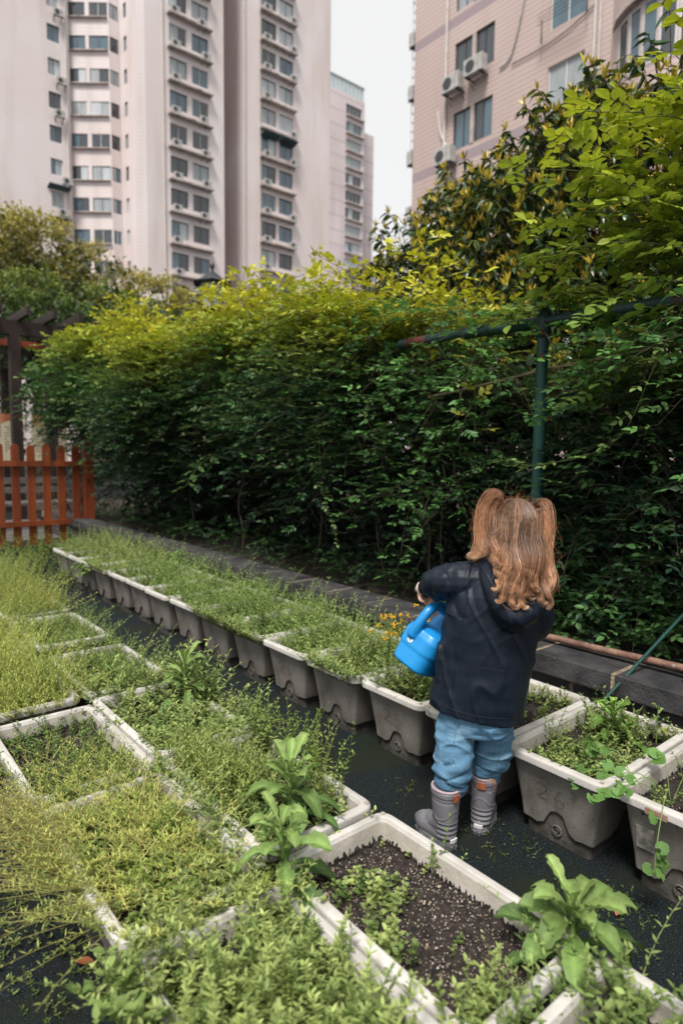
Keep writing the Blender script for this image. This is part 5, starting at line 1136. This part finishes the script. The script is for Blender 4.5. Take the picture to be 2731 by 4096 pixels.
jacket = remesh(g, 'jacket', .0036, [mJacket], child, 3, jfold)
e = G(); 
for t in np.linspace(0, 1, 5): pass
e.tubes(interp_path(CWa([(-.0985, .092, .84), (-.118, .056, .815), (-.128, .060, .785), (-.118, .088, .772)]), 20), .0085, (1, 1, 1), 8)
capsule(e, [(-.100, .058, .815), (-.128, .076, .801)], [.034, .029], 16, 6); e.v[1:] = [CWa(v) for v in e.v[1:]]; e.build('sleeve_cuff', mJacket, child, True)
e = G(); capsule(e, [(-.118, .071, .806), (-.140, .086, .796)], [.0255, .0225], 16, 8); e.v = [CWa(v) for v in e.v]; e.build('shirt_cuff', mCuff, child, True)
# jeans
g = G()
g.loft([lring((c, .0, z), a, b, 26) for z, c, a, b in ((.36, .062, .100, .075), (.40, .060, .112, .085), (.46, .062, .115, .088), (.52, .066, .108, .08))])
capsule(g, [(-.004, -.005, .43), (-.012, -.018, .33), (-.020, -.035, .25), (-.026, -.048, .185)], [.062, .060, .056, .046], 18, 22)
capsule(g, [(.115, .01, .43), (.108, .025, .33), (.104, .042, .25), (.102, .052, .20)], [.060, .058, .055, .040], 18, 22)
def dfold(co, no):
    out = co.copy()
    for i in range(len(co)):
        v = co[i]; l, d, z = v; k = math.exp(-((z - .22) / .07) ** 2)
        f = .0095 * k * (abs(math.sin(z * 62 + l * 16 * (1 if l > .05 else -1) + 2.5 * fbm(v, 9))) ** .7 - .55) + .008 * fbm(v, 12, (1, 1, .7), 3) + .005 * fbm(v, 30, (.6, .6, 1.5), 5)
        f += .007 * max(0, (1 - abs(fbm(v, 10, (.7, 1, 1.4), 23)) * 4)) ** 2 * (z < .42)
        out[i] = v + no[i] * f
    return out
jeans = remesh(g, 'jeans', .0034, [mDenim], child, 3, dfold)
from mathutils.bvhtree import BVHTree
def surf_tube(o, pts, r, name, mat, parent, n=40, view=(0, -1, 0)):
    """run a thin seam along the surface facing the given child-frame direction"""
    dg = bpy.context.evaluated_depsgraph_get(); me = o.data; bv_ = BVHTree.FromPolygons([v.co[:] for v in me.vertices], [p.vertices[:] for p in me.polygons])
    P = interp_path(pts, n); out = []; d = CW(*view)
    for p in P:
        s_ = CW(*p) + d * .5; h = bv_.ray_cast(Vector(s_), Vector(-d), 1.0)
        if h[0] is not None: out.append(np.array(h[0]) + d * r * .3)
    if len(out) > 3: e = G(); e.tubes(np.array(out), r, (1, 1, 1), 5); return e.build(name, mat, parent, True)
surf_tube(jeans, [(-.002, 0, .44), (-.018, 0, .33), (-.022, 0, .25), (-.018, 0, .17)], .0016, 'seam', mSeam, jeans)
surf_tube(jeans, [(.150, 0, .42), (.145, 0, .34), (.118, 0, .26), (.112, 0, .20)], .0014, 'seam', mSeam, jeans)
surf_tube(jeans, [(-.035, 0, .445), (-.015, 0, .41), (.03, 0, .40), (.04, 0, .42)], .0011, 'pocket_stitching', mSeam, jeans)
for pts in ([(-.045, 0, .47), (.02, 0, .452), (.10, 0, .444), (.18, 0, .445)],): surf_tube(jacket, [(-.05, 0, .462), (.02, 0, .452), (.10, 0, .445), (.185, 0, .440)], .0012, 'hem_seam', mJacket, jacket)
surf_tube(jacket, [(.055, 0, .60), (.10, 0, .598), (.15, 0, .592), (.20, 0, .578)], .0009, 'yoke_seam', mJacket, jacket)
surf_tube(jacket, [(.02, 0, .86), (.01, 0, .80), (.0, 0, .74), (-.015, 0, .66), (-.02, 0, .58), (-.025, 0, .48)], .0011, 'side_seam', mJacket, jacket)

# boots
def boot(l, d, ang, label, lean=(0, 0)):
    """local frame: x = toe direction, y = left, z up; heel axis at origin"""
    ca, sa = math.cos(ang), math.sin(ang)
    def tr(V): V = np.asarray(V, float); return CWa(np.stack([l + V[..., 0] * sa - V[..., 1] * ca + lean[0] * V[..., 2], d + V[..., 0] * ca + V[..., 1] * sa + lean[1] * V[..., 2], V[..., 2]], -1))
    g = G()
    g.loft([ring((x, 0, z), a, b, 24, 2.3) for z, x, a, b in ((.03, 0, .036, .032), (.06, 0, .038, .034), (.10, .0, .041, .037), (.145, .001, .044, .041), (.185, .001, .046, .043))])
    capsule(g, [(-.006, 0, .036), (.04, .002, .036), (.085, .003, .034), (.108, .003, .031)], [.033, .035, .036, .026], 18, 20)
    capsule(g, [(.0, 0, .07), (.045, .001, .055), (.08, .003, .045)], [.036, .032, .024], 16, 16)
    def post(co, no):
        out = co.copy()
        for i in range(len(co)):
            x, y, z = co[i]; f = 0
            if x < .0 and .03 < z < .085: f += .0022 * math.sin((z - .03) * 2 * math.pi / .017)
            if z > .168: f += .002
            if .150 < z < .156: f -= .0012
            if x > .06 and z > .03: f += .0015 * math.sin(math.atan2(y, x - .05) * 14) * (x > .075)
            arc = z - (.105 + .02 * math.cos(y * 60) ); f += .0016 * math.exp(-(arc / .0022) ** 2) * (x > -.05)
            arc2 = z - (.072 + .03 * math.sin((x + .02) * 38)); f += .0018 * math.exp(-(arc2 / .0026) ** 2) * (x < .05) * (x > -.02)
            if z < .012: z = .012 + (z - .012) * .1
            out[i] = np.array([x, y, z]) + no[i] * f
        return out
    # remesh expects child-frame points, so map through tr by wrapping CWa
    me = g.mesh('b'); o = bpy.data.objects.new('tmp', me); COL.objects.link(o); r = o.modifiers.new('r', 'REMESH'); r.mode = 'VOXEL'; r.voxel_size = .0026; s = o.modifiers.new('s', 'SMOOTH'); s.factor = .6; s.iterations = 5
    nm = bpy.data.meshes.new_from_object(o.evaluated_get(bpy.context.evaluated_depsgraph_get())); bpy.data.objects.remove(o)
    n = len(nm.vertices); co = np.empty(n * 3, np.float32); no = np.empty(n * 3, np.float32); nm.vertices.foreach_get('co', co); nm.vertices.foreach_get('normal', no)
    co = tr(post(co.reshape(-1, 3).astype(float), no.reshape(-1, 3))); nm.vertices.foreach_set('co', co.astype(np.float32).ravel()); nm.polygons.foreach_set('use_smooth', np.ones(len(nm.polygons), bool)); nm.materials.clear(); nm.materials.append(mBoot); nm.update()
    b = bpy.data.objects.new('boot', nm); COL.objects.link(b); b.parent = child; b['label'] = label
    s_ = G(); n_ = 48; t = np.arange(n_) / n_ * 2 * np.pi; ox = .040 + .088 * np.cos(t); oy = .0395 * np.sin(t) * (1 + .12 * np.cos(t)); k_ = 1 + .035 * np.sign(np.sin(t * 12))
    rg = [np.column_stack([.04 + (ox - .04) * a * k_ ** e_, oy * a * k_ ** e_, np.full(n_, z)]) for z, a, e_ in ((.0, .97, 1), (.012, 1.0, 1), (.0122, .97, 0), (.020, .96, 0))]
    s_.loft([tr(q) for q in rg]); s_.build('sole', mSole, b)
    e = G(); a = np.arange(25) / 24 * 2 * np.pi; e.tubes(tr(np.stack([.001 + .0455 * np.cos(a), .0425 * np.sin(a), .190 + 0 * a], -1)), .0042, (1, 1, 1), 8); e.build('rim_lining', mLining, b, True)
    def patch_(a0, a1, z0, z1, off, mat, nm_):
        e = G(); A_ = np.linspace(a0, a1, 9); rr = np.interp((z0 + z1) / 2, [.03, .06, .1, .145, .185], [.036, .038, .041, .044, .046]) + off
        inn = [np.stack([rr_ * np.cos(A_), (rr_ - .003) * np.sin(A_), 0 * A_ + z], -1) for z, rr_ in ((z0, rr), (z1, rr + .001))]
        out_ = [np.stack([(rr_ - .004) * np.cos(A_), (rr_ - .007) * np.sin(A_), 0 * A_ + z], -1) for z, rr_ in ((z1, rr), (z0, rr))]
        e.loft([tr(q) for q in (inn[0], inn[1], out_[0], out_[1])], closed=False, cap=False); e.build(nm_, mat, b)
    back = math.pi
    patch_(back - .32, back + .32, .160, .182, .0042, mTab, 'pull_tab'); patch_(back - .36, back + .36, .022, .034, .0075, mRefl, 'reflective_strip')
    return b
boot(-.036, -.055, -.80, 'left grey rubber boot turned outwards to the left', (.003, .0)); boot(.079, .052, .26, 'right grey rubber boot seen from the heel', (.05, 0))

# hair
hair = G(); CH = np.array([.150, .022, 1.010]); RH = np.array([.077, .092, .096])
def ell(th, ph, k=1.0):   # th: azimuth (0 = right, -90 = towards camera), ph: elevation
    return CH + RH * k * np.stack([np.cos(th) * np.cos(ph), np.sin(th) * np.cos(ph), np.sin(ph)], -1)
cap = G(); nth, nph = 40, 16; TH, PH = np.meshgrid(np.linspace(0, 2 * np.pi, nth, endpoint=False), np.linspace(-.55, 1.53, nph), indexing='ij')
PH2 = np.where(np.sin(TH) > .35, np.maximum(PH, .45), PH)
cap.loft([CWa(ell(TH[:, j], PH2[:, j], .985)) for j in range(nph)])
cap.build('hair_cap', M('hair_cap', (.10, .062, .045), (.17, .11, .08), 120, .6, .5, 200, stretch=(1, 1, .2)), child, True)
HR = np.random.default_rng(3)
C0, C1, C2, C3 = np.array([.115, .072, .052]), np.array([.20, .105, .062]), np.array([.40, .18, .085]), np.array([.66, .40, .25])
def strands(P, n, rad, wav=.004, r=.00034, cr=(0, 1), spread=None, freq=1.0, tone=1.0):
    """n strands following the centre path P (m,3) with a radius profile rad (m)"""
    m_ = len(P); t = np.linspace(0, 1, m_); T = nrm(np.gradient(P, axis=0)); A_ = nrm(np.cross(T, [0.2, 1, .1])); B_ = np.cross(T, A_)
    a = HR.uniform(0, 2 * np.pi, n); q = np.abs(HR.normal(0, .58, n))
    tw = HR.normal(0, .5, n)[:, None] * t[None]; ang = a[:, None] + tw + .6 * t[None] * freq
    off = (rad[None] * q[:, None])[..., None] * (A_[None] * np.cos(ang)[..., None] + B_[None] * np.sin(ang)[..., None])
    ph = HR.uniform(0, 6.28, (n, 1)); w_ = wav * t[None] * np.sin(t[None] * (9 + HR.normal(0, 1.0, (n, 1))) + ph * .5)
    w2 = wav * .7 * t[None] * np.sin(t[None] * 15 + ph)
    S = P[None] + off + A_[None] * w_[..., None] + B_[None] * w2[..., None]
    cut = 1 - .35 * HR.random(n) ** 2; k = (t[None] * cut[:, None]) * (m_ - 1); i = np.minimum(k.astype(int), m_ - 2); f = (k - i)[..., None]; rr = np.arange(n)[:, None]
    S = S[rr, i] * (1 - f) + S[rr, i + 1] * f
    tt = cr[0] + (cr[1] - cr[0]) * t; c = np.array([np.interp(tt, [0, .35, .7, 1], [C0[j], C1[j], C2[j], C3[j]]) for j in range(3)]).T
    hl = HR.uniform(.55, 1.35, (n, 1, 1)) * tone; hl = hl * (1 + .38 * np.sin(3 * a + HR.uniform(0, 6))[:, None, None]); lt = (HR.random((n, 1, 1)) < .18); col = c[None] * hl; col = np.where(lt, col * .55 + C3 * .55 * tone, col)
    hair.tubes(CWa(S), r * (1.2 - .75 * t ** 2)[None] * np.ones((n, 1)), col.clip(0, .85), 3)
# scalp strands to the pigtail roots
PL, PR = np.array([.094, .015, 1.086]), np.array([.212, .02, 1.078])
for root_, sg in ((PL, -1), (PR, 1)):
    n = 620; th0 = HR.uniform(0, 2 * np.pi, n); px = HR.uniform(-.07, .07, n)
    st = np.stack([.152 + sg * .003 + 0 * px + HR.normal(0, .001, n), .022 + px, 0 * px], -1)
    # start on the parting line or on the side of the head
    side = HR.random(n) < .5; ths = np.where(sg < 0, HR.uniform(1.7, 4.4, n), HR.uniform(-1.25, 1.4, n)); phs = HR.uniform(.05, .75, n)
    stS = ell(ths, phs, 1.0); zz = CH[2] + RH[2] * np.sqrt(np.clip(1 - ((st[:, 0] - CH[0]) / RH[0]) ** 2 - ((st[:, 1] - CH[1]) / RH[1]) ** 2, 0, 1)); st[:, 2] = zz
    st = np.where(side[:, None], stS, st); tq = np.linspace(0, 1, 12)[None, :, None]; S = st[:, None] * (1 - tq) + root_[None, None] * tq
    u = (S - CH) / RH; S = CH + RH * nrm(u) * (1.01 + .02 * np.sin(tq * 3.14) + HR.uniform(0, .03, (n, 1, 1))); S[:, -1] = root_ + HR.normal(0, .006, (n, 3))
    c = (C0 * .7 + C3 * .16) * HR.uniform(.6, 1.25, (n, 1, 1)) * np.ones((1, 12, 1)); hair.tubes(CWa(S), .00042, c, 3)
# back-of-head strands running down
def hang(l, d, z): k = 1 + d / 2.0; return (l * k, d, 1.25 - (1.25 - z) * k)
n = 2600; th = HR.uniform(np.pi + .02, 2 * np.pi - .02, n); p0 = 1.55 - .40 * np.abs(np.cos(th)) - .75 * HR.random(n) ** 1.5; m_ = 24; tq = np.linspace(0, 1, m_)[None]
low = HR.uniform(-1.9, -.9, (n, 1)); ph = p0[:, None] * (1 - tq) + low * tq
kk = 1.02 + .05 * tq + HR.uniform(0, .06, (n, 1)) ; grp = np.round(th[:, None] * 5) ; thh = th[:, None] + .22 * (grp / 5 - th[:, None]) * tq * 2 + .05 * np.sin(tq * 10 + grp * 2.3) * tq + HR.normal(0, .03, (n, 1)) * tq
S = CH + RH * kk[..., None] * np.stack([np.cos(thh) * np.cos(np.maximum(ph, -.05)), np.sin(thh) * np.cos(np.maximum(ph, -.05)) - .25 * np.clip(-ph, 0, 2) * .6, np.where(ph > 0, np.sin(ph), ph * .85)], -1)
c = (C0[None, None] * (1 - tq[..., None]) + C1 * 1.2 * tq[..., None]) * HR.uniform(.45, 1.3, (n, 1, 1)); lt = HR.random((n, 1, 1)) < .16; c = np.where(lt, c * .5 + C3 * .4, c); hair.tubes(CWa(S), .00040, c, 3)
# long wavy locks hanging over the hood
locks = [(.084, .092, .915, 1.0, .009), (.096, .107, .875, .95, .010), (.112, .116, .835, 1.2, .011), (.124, .133, .797, 1.05, .011), (.138, .150, .842, .75, .009), (.150, .156, .786, 1.15, .011), (.163, .176, .822, .8, .009), (.175, .182, .784, 1.1, .010),
         (.188, .196, .812, .7, .009), (.200, .213, .84, .8, .009), (.212, .228, .800, .7, .008), (.104, .125, .86, 1.25, .008), (.145, .165, .84, 1.2, .008), (.170, .195, .85, .6, .010)]
for i, (l0, l1, zend, tn, rr_) in enumerate(locks):
    y0 = .022 - .094 * math.sqrt(max(.05, 1 - ((l0 - .15) / .083) ** 2)) - .002
    zs = np.linspace(1.03, zend + .012, 8); u = (1.03 - zs) / (1.03 - zs[-1]); phs = l0 * 18 + HR.normal(0, .35); am = HR.uniform(.004, .008)
    pts = []
    for zz, uu in zip(zs, u):
        d_ = y0 + (-.158 - y0) * min(1, uu * 1.15) ** .8; pts.append(hang(l0 + (l1 - l0) * uu + am * uu * 1.6 * math.sin(uu * 8.5 + phs), d_ + .006 * uu * math.cos(uu * 8.5 + phs), zz) if uu > 0 else (l0, y0 + .022, zz + .03))
    sg_ = 1 if HR.random() < .6 else -1; e0 = pts[-1]; pts += [(e0[0] + sg_ * .004, e0[1] - .004, e0[2] - .014), (e0[0] + sg_ * .013, e0[1] - .003, e0[2] - .022), (e0[0] + sg_ * .023, e0[1], e0[2] - .017)]
    P = interp_path(pts, 44); rad = np.interp(np.linspace(0, 1, 44), [0, .2, .5, .75, .92, 1], [rr_ * .5, rr_ * 1.25, rr_ * 1.15, rr_ * .7, rr_ * .3, rr_ * .08]); strands(P, 240, rad, .002, cr=(-.35, .98), freq=HR.normal(0, .8), tone=tn)
    strands(P, 26, rad * 2.0 + .003, .006, cr=(.2, 1), freq=1.5, tone=tn)
def tail(pts, rad, n_, tone, cr=(.25, 1), loose=.12, wav=.004):
    P = interp_path(pts, 44); rd = np.interp(np.linspace(0, 1, 44), np.linspace(0, 1, len(rad)), rad); strands(P, n_, rd, wav, cr=cr, freq=.5, tone=tone); strands(P, int(n_ * loose), rd * 1.15 + .002 * np.linspace(0, 1, 44), wav * 2, cr=cr, freq=1.5, tone=tone)
tail([PL, (.094, .012, 1.098), (.084, .005, 1.116), (.071, -.002, 1.098), (.060, -.006, 1.065), (.053, -.01, 1.015), (.050, -.018, .97), (.036, -.02, .940), (.018, -.018, .930), (.008, -.016, .937)], [.008, .014, .019, .022, .023, .022, .018, .013, .007, .003], 700, 1.0)
tail([PL, (.095, .010, 1.100), (.084, .0, 1.106), (.072, -.01, 1.075), (.070, -.02, 1.02), (.074, -.03, .975), (.062, -.035, .945), (.045, -.03, .930)], [.008, .013, .018, .020, .019, .016, .012, .004], 450, .8)
tail([PL, (.090, .010, 1.111), (.072, .0, 1.100), (.055, -.01, 1.05), (.048, -.02, 1.00), (.052, -.03, .96), (.040, -.035, .935), (.022, -.03, .922)], [.006, .010, .012, .013, .012, .010, .008, .003], 260, 1.15)
tail([PR, (.220, .012, 1.093), (.231, .008, 1.091), (.239, .0, 1.07), (.241, -.008, 1.02), (.238, -.016, .96), (.246, -.03, .91), (.256, -.045, .875), (.248, -.055, .848), (.228, -.055, .845), (.215, -.050, .858)], [.007, .012, .016, .018, .017, .014, .012, .011, .010, .007, .003], 620, 1.0)
tail([PR, (.224, .01, 1.091), (.238, .004, 1.09), (.247, -.004, 1.04), (.246, -.012, .98), (.240, -.02, .93), (.248, -.03, .89), (.240, -.04, .865), (.224, -.045, .87)], [.006, .010, .013, .012, .011, .010, .009, .006, .003], 300, 1.15)
tail([(.224, -.03, 1.0), (.232, -.05, .94), (.226, -.085, .88), (.238, -.11, .84), (.250, -.11, .815), (.243, -.11, .795)], [.009, .010, .010, .009, .006, .002], 200, .65)
# flyaway hairs
n = 340; th = HR.uniform(0, 2 * np.pi, n); ph = HR.uniform(-.2, 1.5, n); st = ell(th, ph, 1.02); d = nrm(st - CH) + HR.normal(0, .6, (n, 3)); tq = np.linspace(0, 1, 9)[None, :, None]; L_ = HR.uniform(.015, .045, (n, 1, 1))
S = st[:, None] + d[:, None] * L_ * tq - np.array([0, 0, 1.]) * L_ * .9 * tq ** 2; hair.tubes(CWa(S), .00018, C2 * .9, 3)
for cc, s_ in ((PL + [-.03, 0, -.05], .05), (PR + [.03, 0, -.07], .05), (PR + [.03, 0, -.17], .06)):
    n = 120; st = cc + HR.normal(0, .02, (n, 3)) * [1, .6, 2]; d = HR.normal(0, 1, (n, 3)); L_ = HR.uniform(.015, .05, (n, 1, 1)); S = st[:, None] + (nrm(d) * [1, 1, .3])[:, None] * L_ * tq * .5 - np.array([0, 0, 1.]) * L_ * tq ** 2 + HR.normal(0, 1, (n, 1, 3)) * L_ * .2 * tq ** 2; hair.tubes(CWa(S), .00018, C2, 3)
hair.build('hair', mHair, child)
for r_ in (PL, PR):
    e = G(); a = np.arange(17) / 16 * 2 * np.pi; e.tubes(CWa(r_ + np.stack([.011 * np.cos(a), .011 * np.sin(a), .002 * np.sin(a * 2)], -1)), .003, (1, 1, 1), 6); e.build('hair_tie', mFrameW, child, True)

# watering can: blue moulded jug with a built-in handle, held in front
can = empty('watering_can', (1.56, 1.26, 0), label='bright blue plastic watering can held in the child\'s hands, tilted over the box', cat='watering can')
U = nrm(np.array([.48, .10, .87])); Fw = nrm(np.array([.35, .80, -.42])); Fw = nrm(Fw - U * (Fw @ U)); Sd = np.cross(Fw, U)      # up, forward (spout), side of the can
Cc = np.array([-.105, .105, .605])
def cn(f, s_, u): return Cc + Fw * f + Sd * s_ + U * u
def cring(u, f0, f1, w_, p=4, n=32):
    a = np.arange(n) / n * 2 * np.pi; ca, sa = np.cos(a), np.sin(a); x = np.sign(ca) * np.abs(ca) ** (2 / p); y = np.sign(sa) * np.abs(sa) ** (2 / p)
    return np.array([cn((f0 + f1) / 2 + (f1 - f0) / 2 * xx, w_ * yy, u) for xx, yy in zip(x, y)])
g = G()
g.loft([cring(u, a, b, w_) for u, a, b, w_ in ((-.095, -.085, .095, .062), (-.088, -.092, .10, .068), (-.035, -.095, .10, .072), (-.028, -.098, .102, .076), (.015, -.100, .10, .077), (.038, -.092, .095, .070), (.052, -.070, .085, .054))])
capsule(g, [(-.160, .040, .650), (-.143, .036, .683), (-.122, .042, .716), (-.102, .058, .737), (-.080, .09, .738), (-.055, .13, .715)], [.021, .0175, .0165, .0165, .018, .022], 12, 24)
g.loft([cring(u, a, b, w_, 3) for u, a, b, w_ in ((.02, -.02, .09, .062), (.07, .0, .085, .054), (.108, .015, .08, .040), (.120, .03, .07, .026))])
g.loft([cring(u, a, b, w_, 3) for u, a, b, w_ in ((.03, .02, .10, .062), (.08, .035, .095, .05), (.115, .04, .085, .034), (.13, .045, .075, .024))])
capsule(g, [cn(.09, 0, -.05), cn(.16, 0, .04), cn(.22, 0, .12)], [.022, .016, .011], 12, 16)
jug = remesh(g, 'body', .0034, [mBlue], can, 3)
e = G(); c0 = cn(-.0985, -.02, -.012); e.loft([CWa(c0 + np.array([-.0, 0, 0]) - Fw * k_ + r_ * (Sd * np.cos(a)[:, None] * 1.3 + U * np.sin(a)[:, None])) for a in [np.arange(20) / 20 * 2 * np.pi] for r_, k_ in ((.0085, -.004), (.0085, .0012), (.006, .0014))]); e.build('round_emblem', mRefl, can)
e = G(); c0 = cn(-.0985, -.02, -.012) - Fw * .0016
for dx in (-.004, 0, .004): e.tubes(CWa([c0 + Sd * dx - U * .004, c0 + Sd * dx + U * .004]), .0007, (1, 1, 1), 4)
e.tubes(CWa([c0 - Sd * .006 + U * .003, c0 + Sd * .006 - U * .003]), .0006, (1, 1, 1), 4); e.build('emblem_mark', mInk, can)
g = G(); g.loft([CWa([cn(.22, 0, .12) + (Sd * math.cos(t) + nrm(np.cross(Sd, nrm(Fw * .6 + U * .8))) * math.sin(t)) * r_ + nrm(Fw * .6 + U * .8) * z for t in np.arange(16) / 16 * 6.283]) for z, r_ in ((-.01, .012), (.01, .026), (.022, .030), (.026, .022))]); g.build('sprinkler_head', mBlue, can, True)
